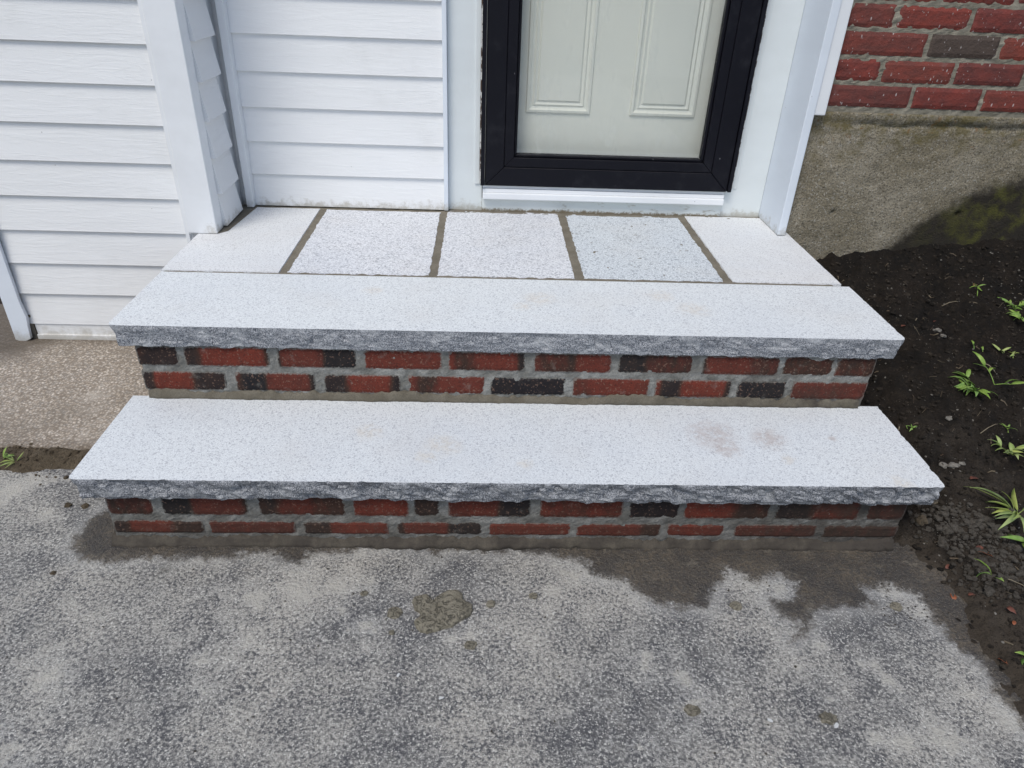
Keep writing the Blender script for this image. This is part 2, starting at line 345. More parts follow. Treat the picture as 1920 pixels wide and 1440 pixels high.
def mat_leaf(name, a, b):
    m = Mat(name); c = m.mix(m.smooth(m.noise(45, 4, .6), .35, .68), a, b)
    c = m.mix(m.rnd(), c, m.mix(1.0, c, (1.25, 1.12, .8), 'MULTIPLY'))
    m.col(c); m.rough(.45); m.b.inputs['Specular IOR Level'].default_value = .4
    tl = m.n('BsdfTranslucent'); m.put(tl.inputs[0], c); mx = m.n('MixShader'); mx.inputs[0].default_value = .28
    m.put(mx.inputs[1], m.b.outputs[0]); m.put(mx.inputs[2], tl.outputs[0])
    m.t.links.new(mx.outputs[0], m.t.nodes['Material Output'].inputs[0]); return m.m
GREEN = mat_leaf('weed_leaf', (.20, .36, .085), (.32, .48, .15))
GREEN2 = mat_leaf('pale_weed_leaf', (.30, .42, .14), (.45, .54, .24))
STRAW = mat_simple('straw', (.33, .28, .19), (.22, .18, .12))
STRAW_DULL = mat_simple('dull_straw', (.20, .165, .11), (.10, .065, .042), 25)
DRYLEAF = mat_simple('dry_leaf', (.23, .065, .028), (.34, .12, .05), 90)
DRYLEAF2 = mat_simple('dull_dry_leaf', (.11, .038, .026), (.18, .065, .04), 90)
ROCK = mat_simple('pebble', (.20, .185, .16), (.11, .10, .085), 120, .85)
CHIP = mat_simple('paint_chip', (.62, .62, .61), (.52, .52, .51), 60, .5)
DARK = mat_simple('dark_gap', (.012, .011, .010), (.02, .018, .016))
FAR = mat_simple('far_ground', (.12, .12, .10), (.17, .165, .14), 4, .95)

# ------------------------------------------------------------------ object helpers
def thing(name, label, cat, loc=(0, 0, 0), group=None):
    o = bpy.data.objects.new(name, None); COL.objects.link(o); o.location = loc; o.empty_display_size = .05
    o['label'] = label; o['category'] = cat
    if group: o['group'] = group
    return o
def tag(o, label, cat, group=None):
    o['label'] = label; o['category'] = cat
    if group: o['group'] = group
    return o
def wloc(o):
    v = Vector(o.location)
    if o.parent: v = v + wloc(o.parent) + o.matrix_parent_inverse.translation
    return v
def mesh(name, V, F, smooth=False):
    me = bpy.data.meshes.new(name); me.from_pydata([tuple(v) for v in V], [], F); me.validate()
    if smooth: me.polygons.foreach_set('use_smooth', [True]*len(me.polygons))
    return me
def obj(name, me, mat, parent=None, loc=(0, 0, 0), label=None, kind=None):
    """loc and mesh are in world metres; parents are never rotated"""
    o = bpy.data.objects.new(name, me); COL.objects.link(o)
    for mm in (mat if isinstance(mat, (list, tuple)) else [mat]):
        if len(me.materials) < (len(mat) if isinstance(mat, (list, tuple)) else 1): me.materials.append(mm)
    if parent:
        o.parent = parent; o.matrix_parent_inverse = Matrix.Translation(-wloc(parent))
    o.location = loc
    if label: o['label'] = label
    if kind: o['kind'] = kind
    return o
def fix_normals(me):
    bm = bmesh.new(); bm.from_mesh(me); bmesh.ops.recalc_face_normals(bm, faces=bm.faces); bm.to_mesh(me); bm.free(); return me
def box(name, lo, hi, mat, parent=None, bev=.002, label=None, kind=None):
    c = [(a+b)/2 for a, b in zip(lo, hi)]; s = [(b-a) for a, b in zip(lo, hi)]
    bm = bmesh.new(); bmesh.ops.create_cube(bm, size=1, matrix=Matrix.Diagonal((*s, 1)))
    if bev: bmesh.ops.bevel(bm, geom=list(bm.edges), offset=min(bev, min(s)*.45), segments=2, affect='EDGES', profile=.6)
    me = bpy.data.meshes.new(name); bm.to_mesh(me); bm.free()
    return obj(name, me, mat, parent, c, label, kind)
def prism(name, poly, axis, a, b, mat, parent=None, bev=0, label=None):
    """extrude a 2-D polygon along an axis from a to b; poly holds the two other coordinates in xyz order"""
    def put(p, t): return (t, p[0], p[1]) if axis == 0 else (p[0], t, p[1]) if axis == 1 else (p[0], p[1], t)
    n = len(poly); V = [put(p, a) for p in poly]+[put(p, b) for p in poly]
    F = [tuple(range(n)), tuple(range(2*n-1, n-1, -1))]+[(i, i+n, (i+1) % n+n, (i+1) % n) for i in range(n)]
    c = Vector([sum(v[k] for v in V)/len(V) for k in range(3)])
    bm = bmesh.new(); vs = [bm.verts.new(Vector(v)-c) for v in V]
    for f in F: bm.faces.new([vs[i] for i in f])
    bmesh.ops.recalc_face_normals(bm, faces=bm.faces)
    if bev: bmesh.ops.bevel(bm, geom=list(bm.edges), offset=bev, segments=1, affect='EDGES')
    me = bpy.data.meshes.new(name); bm.to_mesh(me); bm.free()
    return obj(name, me, mat, parent, c, label)
def nz(x, y, z, s=1.0, oct=3): return noise.fractal(Vector((x*s, y*s, z*s)), .8, 2.1, oct)
def attr(me, name, vals):
    a = me.attributes.new(name, 'FLOAT', 'POINT'); a.data.foreach_set('value', np.asarray(vals, dtype=np.float32))
def grid(xs, ys, zf):
    V = [(x, y, zf(x, y)) for y in ys for x in xs]; n = len(xs)
    F = [(j*n+i, j*n+i+1, (j+1)*n+i+1, (j+1)*n+i) for j in range(len(ys)-1) for i in range(n-1)]
    return V, F
def frange(a, b, step): n = max(1, round((b-a)/step)); return [a+(b-a)*i/n for i in range(n+1)]
def poly_sd(poly, X, Y):
    """signed distance (positive inside) of points to a polygon"""
    Pn = np.array(poly); d = np.full(X.shape, 1e9); ins = np.zeros(X.shape, bool)
    for i in range(len(Pn)):
        ax, ay = Pn[i]; bx, by = Pn[(i+1) % len(Pn)]
        ex, ey = bx-ax, by-ay; t = np.clip(((X-ax)*ex+(Y-ay)*ey)/(ex*ex+ey*ey+1e-12), 0, 1)
        d = np.minimum(d, np.hypot(X-ax-t*ex, Y-ay-t*ey))
        cr = ((ay > Y) != (by > Y)) & (X < ex*(Y-ay)/(ey if abs(ey) > 1e-12 else 1e-12)+ax); ins ^= cr
    return np.where(ins, d, -d)

# ------------------------------------------------------------------ the ground
def structure(o, label=None):
    o['kind'] = 'structure'
    if label: o['label'] = label
    return o
V, F = grid(frange(-150, 150, 10), frange(-150, 150, 10), lambda x, y: -.16)
structure(obj('ground', mesh('ground', V, F), FAR))

# driveway: concrete with a damp, muddy stain along the foot of the steps
MUD_PX = [(133, 1023), (160, 985), (195, 955), (300, 940), (1720, 945), (2100, 1000), (2300, 1500), (2000, 1480), (1920, 1360), (1893, 1327), (1863, 1297), (1860, 1277), (1827, 1237),
          (1800, 1220), (1773, 1187), (1747, 1160), (1743, 1140), (1723, 1117), (1673, 1100), (1617, 1107), (1643, 1133), (1613, 1140), (1580, 1137),
          (1533, 1145), (1522, 1160), (1516, 1183), (1482, 1206), (1478, 1200), (1505, 1180), (1502, 1167), (1460, 1155), (1440, 1128), (1480, 1127), (1497, 1117), (1493, 1093),
          (1463, 1077), (1440, 1083), (1423, 1093), (1397, 1080), (1367, 1070), (1353, 1087), (1333, 1117), (1327, 1140), (1280, 1141), (1230, 1133), (1193, 1110),
          (1173, 1088), (1143, 1087), (1110, 1080), (1103, 1060), (1073, 1050), (1030, 1042), (993, 1038), (970, 1028), (933, 1038), (873, 1028), (830, 1030),
          (817, 1048), (805, 1032), (757, 1026), (640, 1034), (575, 1041), (567, 1058), (533, 1056), (522, 1040), (467, 1036), (430, 1049), (333, 1047), (253, 1047), (213, 1056), (150, 1050)]
MUD = [tuple(on_z(u, v, 0)[:2]) for u, v in MUD_PX]
SPLATS = [(740, 1150, .016), (920, 1133, .010), (683, 1114, .008), (735, 1187, .006), (883, 1210, .012), (1297, 1333, .014), (1380, 1137, .013), (1000, 1118, .009), (1680, 1138, .012)]
dxs, dys = frange(-.75, 2.05, .007), frange(-.85, .36, .007)
def drive_z(x, y): return .0012*nz(x, y, 0, 9, 2)+.0016*nz(x, y, 2, 2.3, 2)
V, F = grid(dxs, dys, drive_z); A = np.array(V)
sd_ = poly_sd(MUD, A[:, 0], A[:, 1])
mudv = np.clip(.5+sd_/.085, 0, 1)
CRUST = [(1222, 1392, .022), (1297, 1322, .04), (1775, 1388, .055), (1660, 1272, .022), (1640, 1240, .02), (1538, 1212, .018), (1420, 1095, .06), (1460, 1105, .05), (1680, 1112, .05), (560, 1108, .06), (480, 1120, .05), (640, 1100, .05),
         (850, 1197, .02), (465, 1208, .028), (380, 1240, .04), (90, 1270, .06), (20, 1400, .06), (680, 1170, .03), (880, 1190, .018), (1280, 1270, .05), (1210, 1250, .04), (20, 920, .06), (60, 900, .04), (1150, 1060, .05), (1060, 1075, .05), (1815, 1300, .03), (1880, 1350, .03), (1700, 1390, .03)]
crv = np.zeros(len(A)); wv = np.array([nz(a[0], a[1], 6, 22, 4) for a in V])
for u, v, r in CRUST: q = on_z(u, v); crv = np.maximum(crv, np.clip(1.05-np.hypot(A[:, 0]-q.x, A[:, 1]-q.y)/r*.85*(1+1.1*wv), 0, 1))
A[:, 2] += .0022*np.clip(sd_/.02, 0, 1)
me = mesh('driveway', A.tolist(), F, True); attr(me, 'mud', mudv); attr(me, 'crust', crv)
drv = structure(obj('driveway', me, DRIVE), 'weathered grey concrete driveway with a damp muddy stain below the steps')
# the rest of the slab round the detailed sheet
V = []; F = []
for x0, x1, y0, y1 in ((-5, -.75, -5, .36), (-.75, 2.05, -5, -.85), (2.05, 2.3, -5, -.85)):
    k = len(V); V += [(x0, y0, 0), (x1, y0, 0), (x1, y1, 0), (x0, y1, 0)]; F.append((k, k+1, k+2, k+3))
me = mesh('driveway_apron', V, F); attr(me, 'mud', [0.0]*len(V))
structure(obj('driveway_apron', me, DRIVE))

# side path of exposed aggregate, falling gently from the wall to the driveway
def path_z(x, y): return .003+max(0, min(1, (y-.37)/.53))*.034+.0022*nz(x, y, 5, 4, 3)
V, F = grid(frange(-1.7, .2, .01), frange(.335, 1.16, .01), path_z)
A = np.array(V)
edge = .012*np.array([nz(a[0], 0, 3, 14, 4) for a in V])
lowm = A[:, 1] < .375+edge; A[lowm, 2] -= .03*np.clip((.385+edge[lowm]-A[lowm, 1])/.03, 0, 1)
damp = np.clip(1-np.abs(A[:, 1]-.905)/.05, 0, 1)*.7+np.clip((-.50-A[:, 0])/.10, 0, 1)*np.clip((A[:, 1]-.74)/.1, 0, 1)+np.clip((.42+edge-A[:, 1])/.05, 0, 1)*.6
me = mesh('side_path', A.tolist(), F, True); attr(me, 'damp', np.clip(damp, 0, 1))
structure(obj('side_path', me, PATH), 'tan exposed aggregate path beside the steps')
def far_z(x, y): return .02+.02*nz(x, y, 1, 9, 4)
V, F = grid(frange(-4, -.55, .02), frange(1.13, 1.42, .02), far_z)
structure(obj('mulch_strip', mesh('mulch_strip', V, F), CLOD), 'dark mulch strip behind the house corner')
V, F = grid([-5, -.6], [1.40, 6], lambda x, y: .03); me = mesh('rear_path', V, F); attr(me, 'mud', [0]*4)
structure(obj('rear_path', me, DRIVE))

# dirt-filled joint between path and driveway
def dirt_h(x, y):
    c = .33+.10*(-.2-x)*0+.018*nz(x, 0, 8, 5, 3); d = abs(y-c)/(.058+.02*nz(x, 1, 1, 7, 3))
    return -.006+.022*max(0, 1-d*d)+.006*nz(x, y, 0, 45, 4)*(1 if d < 1.2 else 0)
V, F = grid(frange(-1.6, .1, .006), frange(.22, .44, .006), dirt_h)
o = obj('dirt_joint', mesh('dirt_joint', V, F), DIRT, kind='stuff'); o['label'] = 'crumbly brown dirt filling the joint between path and driveway'; o['category'] = 'dirt'

# soil bed on the right
def soil_edge(y): return 1.815+.022*nz(0, y, 4, 3.5, 4)
def soil_h(x, y, fine=True):
    d = x-soil_edge(y); k = max(0, min(1, d/.16)); up = max(0, y)
    h = -.008+.03*min(1, max(-.6, d/.06))*.6+.018*k
    h += up*(.225+.075*k)-.02*math.exp(-((x-1.9)/.12)**2)*min(1, up*3)
    if y > 0: h = max(h, up*.2-.01)
    h += max(0, x-2.05)*.10*min(1, max(0, (y+.2)/.8))
    if fine:
        a = 1 if d > 0 else max(0, 1+d/.05)
        h += a*(.012*nz(x, y, 1, 7, 3)+.0115*nz(x, y, 7, 28, 3)+.0055*nz(x, y, 3, 80, 2))
    return h
V, F = grid(frange(1.70, 2.95, .0085), frange(-1.0, 1.075, .0085), soil_h)
me = mesh('soil_bed', V, F, True); attr(me, 'rim', [max(0, min(1, 1-(x-soil_edge(y))/.17))*max(0, min(1, (.10-y)/.15)) for x, y, z in V]); attr(me, 'dry', [max(0, min(1, (.55-y)/.6)) for x, y, z in V])
structure(obj('soil_bed', me, SOIL), 'dark damp garden soil sloping down beside the steps')
V = []; F = []
for x0, x1, y0, y1 in ((2.95, 6, -5, 1.075), (2.28, 2.95, -5, -1.0)):
    sub = grid(frange(x0, x1, .12), frange(y0, y1, .12), lambda x, y: soil_h(x, y, False)+.02*nz(x, y, 0, 4, 3)-.01)
    k = len(V); V += sub[0]; F += [tuple(i+k for i in f) for f in sub[1]]
structure(obj('soil_bed_outer', mesh('soil_bed_outer', V, F, True), SOIL))
def on_soil(u, v):
    d = ray(u, v).normalized(); t = .6
    for _ in range(900):
        p = CAM+d*t
        if p.z <= max(soil_h(p.x, p.y), 0 if p.x < 1.83 else -1): break
        t += .004
    return CAM+d*t

# ------------------------------------------------------------------ steps
steps = thing('front_steps', 'granite front steps with brick risers and a stone landing', 'steps', (.914, 0, 0))

def slab(name, x0, x1, yf, yb, zt, th, top, face, seed, amp, label, inset=.008, chip=.0015):
    """granite tread: flat thermal top, chiselled front and ends"""
    st = .005; rows = 13
    pth = [(x0, y, -1, 0) for y in frange(yb, yf+.012, st)]+[(x0+.004, yf+.003, -.7, -.7)]+[(x, yf, 0, -1) for x in frange(x0+.012, x1-.012, st)]+[(x1-.004, yf+.003, .7, -.7)]+[(x1, y, 1, 0) for y in frange(yf+.012, yb, st)]
    V = []; n = len(pth)
    for r in range(rows):
        t = r/(rows-1); z = zt-th*t
        for (x, y, nx, ny) in pth:
            end = abs(nx)
            q = Vector((x*1.0, y*1.0, z*1.6+seed))
            big = 1.6*abs(noise.noise(q*9))-.5; cell = abs(noise.noise(Vector((x+z*.8, y, z*1.2+seed*2))*19))+.35*noise.cell(Vector((x*60+z*30, y*60, z*70))); ed = noise.fractal(q*80, .7, 2.2, 3)
            ins = inset*t+end*.015*t+ (1-.6*end)*(amp*(1.1*big+1.5*cell-.25)+.0013*ed)*min(1, t*5)*(1 if t < .9 else .6)
            if r == 0: ins = max(0, chip*noise.fractal(Vector((x, y, seed))*60, .7, 2, 3))
            ins = max(ins, -.003)
            dz = .0035*noise.fractal(Vector((x, y, seed+9))*30, .8, 2, 3) if r == rows-1 else 0
            V.append((x-nx*ins, y-ny*ins, z+dz+(.0008 if r == 1 else 0)))
    F = []; mi = []
    for r in range(rows-1):
        for i in range(n-1):
            F.append((r*n+i, (r+1)*n+i, (r+1)*n+i+1, r*n+i+1)); mi.append(1)
    F.append(tuple(range(n))); mi.append(0)
    F.append(tuple((rows-1)*n+i for i in range(n-1, -1, -1))); mi.append(1)
    F.append(tuple([r*n for r in range(rows)]+[r*n+n-1 for r in range(rows-1, -1, -1)])); mi.append(1)
    me = mesh(name, V, F); 
    for pl, k in zip(me.polygons, mi): pl.material_index = k
    bm = bmesh.new(); bm.from_mesh(me); bmesh.ops.recalc_face_normals(bm, faces=bm.faces); bm.to_mesh(me); bm.free()
    return obj(name, me, [top, face], steps, label=label)
slab('tread', X0, X1, 0, .318, Z1, T1, G_LOW, G_SPLIT, 3.3, .0085, 'lower granite tread with a rough chiselled edge', .010, .0045)
slab('tread', X0-.004, X1, YF2, YJ-.006, Z2, T2, G_UP, G_SPLIT2, 11.7, .0045, 'upper granite tread with a finely chiselled edge', .006, .0025)

def stone(x0, x1, y0, y1, zt, mat, rough, seed, label, cut=None):
    """landing paver with slightly ragged edges and a softened arris"""
    def ring(ins, z, jit):
        out = []
        for (ax, ay, bx, by, nx, ny) in ((x0, y0, x1, y0, 0, 1), (x1, y0, x1, y1, -1, 0), (x1, y1, x0, y1, 0, -1), (x0, y1, x0, y0, 1, 0)):
            m = max(4, int(math.hypot(bx-ax, by-ay)/.006))
            for i in range(m):
                t = i/m; x, y = ax+(bx-ax)*t, ay+(by-ay)*t
                k = ins+jit*noise.fractal(Vector((x, y, seed))*40, .8, 2.1, 4)
                out.append((x+nx*k, y+ny*k, z+.0008*nz(x, y, seed, 20)))
        return out
    Rg = [ring(.0, zt-.05, rough*.5), ring(0, zt-.005*(1+rough*120), rough), ring(rough*.6+.001, zt, rough*1.3)]
    n = len(Rg[0]); V = Rg[0]+Rg[1]+Rg[2]; F = []
    for r in range(2): F += [(r*n+i, r*n+(i+1) % n, (r+1)*n+(i+1) % n, (r+1)*n+i) for i in range(n)]
    F.append(tuple(2*n+i for i in range(n))); F.append(tuple(range(n-1, -1, -1)))
    return obj('landing_stone', mesh('landing_stone', V, F), mat, steps, label=label)
YL = 1.186
stone(-.010, .296, YJ+0.0060, 1.168, Z2, G_PLAIN, .0006, 1, 'smooth landing stone against the siding corner')
stone(.316, .692, YJ+.0090, 1.166, Z2-.001, G_STONE, .0022, 2, 'rough landing stone below the siding')
stone(.711, 1.083, YJ+.0105, YL, Z2-.001, G_STONE, .0022, 3, 'rough landing stone below the door\'s hinge edge')
stone(1.106, 1.491, YJ+.0125, YL, Z2-.0015, G_BLUE, .0028, 4, 'bluish coarse landing stone')
stone(1.513, 1.8155, YJ+0.0110, YL+.006, Z2, G_PLAIN, .0006, 5, 'smooth landing stone by the white post')
# mortar bed under and between the landing stones
def bed_z(x, y): return Z2-.0028+.0018*nz(x, y, 2, 40, 3)+(.002 if y > 1.17 else 0)
V, F = grid(frange(.0, 1.79, .006), frange(YJ-.008, 1.203, .006), bed_z)
obj('mortar_joint', mesh('mortar_joint', V, F, True), JOINT, steps)
prism('mortar_joint', [(.045, .903), (.070, .93), (.093, 1.176), (.045, 1.176)], 2, Z2-.02, Z2+.0025, MORTAR_TAN, steps, .001)
# masonry core of the steps
box('core', (BX0+.02, YB1+.02, -.1), (BX1-.02, .6, Z1-T1+.002), MORTAR, steps, 0)
box('core', (BX0+.02, YB2+.02, .05), (BX1-.02, 1.203, Z2-.051), MORTAR, steps, 0)

def joint_face(name, x0, x1, z0, z1, y, parent, mat=MORTAR, lean=0.0, amp=.0022, seed=0, rough=.006):
    """thin uneven sheet of mortar standing just behind the brick faces"""
    xs, zs = frange(x0, x1, rough), frange(z0, z1, .004); n = len(xs)
    V = [(x, y+amp*nz(x, seed, z, 55, 3)-lean*(1-(z-z0)/(z1-z0)), z) for z in zs for x in xs]
    F = [(j*n+i, j*n+i+1, (j+1)*n+i+1, (j+1)*n+i) for j in range(len(zs)-1) for i in range(n-1)]
    k = len(V); V += [(x0, y+.05, z0), (x1, y+.05, z0), (x1, y+.05, z1), (x0, y+.05, z1)]
    a, b, c, d = 0, n-1, len(zs)*n-1, (len(zs)-1)*n
    F += [(k, k+3, k+2, k+1), (a, k, k+1, b), (d, c, k+2, k+3), (a, d, k+3, k), (b, k+1, k+2, c)]
    return obj(name, mesh(name, V, F, False), mat, parent)

def brick(L, H, D, tones, parent, loc, mat, seed, axis=0, rag=.0011, name='brick', round_=.0025):
    """brick with ragged arrises; tones = [(from, to, 0 red .. 1 black)] along its length"""
    nx, nh = max(4, int(L/.011)), 5
    V = []; tv = []; ev = []
    for j in range(nh+1):
        for i in range(nx+1):
            u, v = i/nx, j/nh; x, z = (u-.5)*L, (v-.5)*H
            bx, bz = i in (0, nx), j in (0, nh)
            dy = .0009*nz(x+seed, z, seed, 60, 3)
            if bx: x += (1 if i == 0 else -1)*(.0012+rag*1.6*abs(nz(z, seed, 1, 90, 3)))
            if bz: z += (1 if j == 0 else -1)*(.0008+rag*1.6*abs(nz(x, seed, j, 90, 3)))
            if bx or bz: dy += round_*(1.4 if bx and bz else 1)
            V.append((x, -D/2+dy, z))
            t = 0.0
            for a, b, k in tones:
                s = lambda q: max(0, min(1, q/.07+.5)); w_ = s(u-a)*s(b-u) if a > 0 and b < 1 else s(b-u) if a <= 0 and b < 1 else s(u-a) if a > 0 else 1
                t = t*(1-w_)+k*w_
            tv.append(t); ev.append(max(abs(u-.5)*2*(1 if L < .12 else 1)**1, 0) if bx else (1.0 if bz else .0))
    n = nx+1; F = [(j*n+i, j*n+i+1, (j+1)*n+i+1, (j+1)*n+i) for j in range(nh) for i in range(nx)]
    lp = [i for i in range(n)]+[j*n+nx for j in range(1, nh+1)]+[nh*n+i for i in range(nx-1, -1, -1)]+[j*n for j in range(nh-1, 0, -1)]
    k = len(V)
    for i in lp: V.append((V[i][0], D/2, V[i][2])); tv.append(tv[i]); ev.append(0)
    m = len(lp); F += [(lp[i], k+i, k+(i+1) % m, lp[(i+1) % m]) for i in range(m)]; F.append(tuple(k+i for i in range(m)))
    if axis: V = [(y, -x, z) for x, y, z in V]
    me = mesh(name, V, F); attr(me, 'tone', tv); attr(me, 'edge', ev)
    return obj(name, me, mat, parent, loc)

R_, N_, K_ = 0.0, .5, .95
U1 = [(.036, .129, [(0, 1, .8)]), (.144, .338, [(0, .2, .75), (.2, .95, .12), (.95, 1, .8)]), (.357, .540, [(0, .06, .8), (.06, .58, .05), (.58, 1, .85)]), (.558, .740, [(0, 1, .05)]),
      (.755, .937, [(0, .1, .1), (.1, .38, .48), (.38, .9, .06), (.9, 1, .8)]), (.959, 1.143, [(0, .42, .42), (.42, .55, .62), (.55, 1, .12)]), (1.160, 1.339, [(0, .38, .78), (.38, 1, .4)]),
      (1.363, 1.550, [(0, .07, .8), (.07, .62, .06), (.62, 1, .42)]), (1.560, 1.682, [(0, 1, .5)]), (1.690, 1.785, [(0, 1, .5)])]
U2 = [(.036, .228, [(0, .15, .8), (.15, .6, .15), (.6, 1, .78)]), (.251, .438, [(0, .1, .4), (.1, .4, .9), (.4, .93, .04), (.93, 1, .9)]), (.459, .640, [(0, .33, .85), (.33, .88, .08), (.88, 1, .85)]),
      (.659, .841, [(0, .1, .1), (.1, .4, .5), (.4, 1, .03)]), (.856, 1.037, [(0, 1, 1.0)]), (1.056, 1.242, [(0, .25, .35), (.25, 1, .14)]), (1.258, 1.444, [(0, .08, .2), (.08, .36, .9), (.36, .92, .06), (.92, 1, .85)]),
      (1.461, 1.580, [(0, 1, 1.0)]), (1.596, 1.783, [(0, .06, .4), (.06, 1, .12)])]
L1 = [(.042, .138, [(0, 1, .42)]), (.157, .337, [(0, .37, .85), (.37, .93, .08), (.93, 1, .7)]), (.360, .545, [(0, .25, .7), (.25, .6, .28), (.6, 1, .5)]), (.562, .681, [(0, 1, .05)]), (.692, .748, [(0, 1, .62)]),
      (.766, .945, [(0, .62, .12), (.62, 1, .85)]), (.966, 1.149, [(0, 1, .34)]), (1.163, 1.274, [(0, 1, 1.0)]), (1.286, 1.476, [(0, .57, .08), (.57, 1, .55)]), (1.492, 1.681, [(0, .42, .9), (.42, 1, .32)]), (1.700, 1.785, [(0, 1, .35)])]
L2 = [(.042, .234, [(0, .2, .8), (.2, .65, .12), (.65, 1, .6)]), (.246, .431, [(0, 1, .15)]), (.450, .634, [(0, .35, .7), (.35, 1, .12)]), (.653, .840, [(0, .1, .7), (.1, .6, .1), (.6, 1, .85)]), (.856, 1.037, [(0, 1, .06)]),
      (1.051, 1.240, [(0, 1, .12), (.75, 1, .5)]), (1.256, 1.385, [(0, 1, .15)]), (1.409, 1.596, [(0, 1, .3)]), (1.613, 1.785, [(0, 1, .45)])]
ris_u = joint_face('brick_riser', BX0+.003, BX1-.004, Z1+.001, Z2-T2+.002, YB2+.003, steps, seed=1, amp=.0028); ris_u['label'] = 'upper brick riser of red and black bricks'
ris_l = joint_face('brick_riser', BX0+.003, BX1-.004, -.02, Z1-T1+.002, YB1+.003, steps, seed=2, amp=.0028); ris_l['label'] = 'lower brick riser of red and black bricks'
sd = 0
for rows, par, y in (((U1, .2905, .3405), (U2, .2235, .2725), ris_u, YB2)[0:2], ris_u, YB2), (((L1, .083, .1385), (L2, .030, .0645)), ris_l, YB1):
    for cells, za, zb in rows:
        for x0, x1, tn in cells:
            sd += 1; jz = random.uniform(-.001, .001)
            brick(x1-x0+.003, zb-za+.003, .085, tn, par, ((x0+x1)/2, y+.0425+random.uniform(-.0008, .0008), (za+zb)/2+jz), BRICK, sd*1.37)
# brick ends of the masonry on its left side, below the treads
def side_bricks(par, x, y0, y1, rows, off):
    global sd
    for r, (za, zb) in enumerate(rows):
        y = y0-(.1 if (r+off) % 2 else 0)
        while y < y1-.02:
            a, b = max(y, y0), min(y+.19, y1); sd += 1
            if b-a > .04: brick(b-a, zb-za, .06, [(0, random.uniform(.2, .6), random.choice((.1, .8))), (.6, 1, random.choice((.1, .8)))], par, (x+.03, (a+b)/2, (za+zb)/2), BRICK, sd*1.37, 1)
            y += .205
side_bricks(ris_u, BX0-.002, YB2+.10, .9, [(.2905, .3465), (.2235, .2725), (.1525, .2055), (.083, .1345), (.02, .0655)], 0)
side_bricks(ris_l, BX0-.002, YB1+.10, YB2+.09, [(.083, .1455), (.022, .0645)], 1)
# mortar smeared along the foot of each riser
def fillet(x0, x1, z, y, out, hgt, mat, seed):
    xs = frange(x0, x1, .006); V = []; F = []; pr = [(0, 1), (.25, .62), (.6, .35), (1, 0)]
    for x in xs:
        a = 1+.6*nz(x, seed, 0, 8, 3)+.45*nz(x, seed, 2, 45, 3); b = 1+.55*nz(x, seed, 5, 7, 3)+.45*nz(x, seed, 9, 50, 3)
        for p, q in pr: V.append((x, y-.003-out*max(.15, a)*p, z-.003+(hgt*max(.3, b))*q+.003*(p < 1)))
        V.append((x, y+.02, z-.003)); V.append((x, y+.02, z+hgt*max(.3, b)))
    for i in range(len(xs)-1):
        for k in range(6): F.append((i*6+k, i*6+(k+1) % 6, (i+1)*6+(k+1) % 6, (i+1)*6+k))
    return obj('mortar_fillet', fix_normals(mesh('mortar_fillet', V, F, True)), mat, steps)
fillet(BX0+.004, BX1-.012, Z1, YB2+.002, .006, .020, MORTAR_TAN, 1)
fillet(BX0-.006, BX1, .001, YB1+.002, .013, .020, MUDDY, 2)

# ------------------------------------------------------------------ house
house = thing('house', 'house entrance wall of white siding, black storm door and red brick', 'house', (.8, 1.2, 0))
TOP = 1.85; LP = .1022
def clap(x0, x1, z, y, parent, mat, axis=0, h=LP, out=.0125):
    """one lap of vinyl siding; y is the plane of the bottom lip"""
    pr = [(0, .0012), (.0012, 0), (.013, .001), (.013, h+.014), (.0105, h+.014), (.0048, h*.5), (.0004, .004)]
    return prism('clapboard', [(y+a, z+b) for a, b in pr], 0, x0, x1, mat, parent) if axis == 0 else prism('clapboard', [(y-a*1.75, z+b) for a, b in pr], 1, x0, x1, mat, parent)
# left wall: siding in front of the door recess
lw = box('siding_wall', (-.60, YW+.013, -.15), (-.0, YW+.12, TOP), VINYL, house, 0, label='white clapboard wall left of the steps')
zl = [.0895+LP*i+(.0012*math.sin(i*2.1)) for i in range(18)]
for z in zl: clap(-.593, -.030, z, YW, lw, VINYL)
box('starter_strip', (-.578, YW+.004, .041), (-.03, YW+.0125, .10), VINYL, lw, .001)
box('starter_strip', (-.578, YW-.002, .036), (-.03, YW+.012, .053), VINYL, lw, .0015)
# corner board at the far left, its foot kinked outwards
prism('corner_board', [(-.640, -.02+.06), (-.617, .032), (-.592, .044), (-.588, .085), (-.583, .118), (-.588, .17), (-.589, .40), (-.589, TOP), (-.640, TOP)], 1, YW-.016, YW-.004, TRIM_B, house, .001, label='white corner board with a bent foot')
box('side_wall', (-.640, YW-.002, .03), (-.603, 3.2, TOP), TRIM, house, 0, label='white outer return of the siding')
box('corner_block', (-.603, YW+.002, -.02), (-.581, YW+.0128, .12), MORTAR_OLD, house, .001)
# post at the corner of the recess
box('corner_post', (-.036, YW-.006, Z2+.001), (.048, YW+.052, TOP), TRIM, house, .003, label='white corner post standing on the landing')
box('corner_post_flange', (-.047, YW-.002, .30), (-.0362, YW+.0125, TOP), TRIM, house, .001)
rw = box('return_wall', (-.03, YW+.053, .33), (.0378, 1.203, TOP), VINYL_Y, house, 0, label='short clapboard return beside the door recess')
for i in range(15):
    z = .402+LP*i-.0005; clap(.957+.002, 1.117+.006*math.sin(i*1.7), z+.006 if i == 0 else z, .0615, rw, VINYL_Y, 1)
box('corner_channel', (.0381, 1.135, Z2+.002), (.0405, 1.189, TOP), TRIM, house, 0)
box('corner_channel', (.064, 1.150, Z2+.004), (.086, 1.1895, TOP), TRIM, house, .002, label='white channel strip in the inner corner')
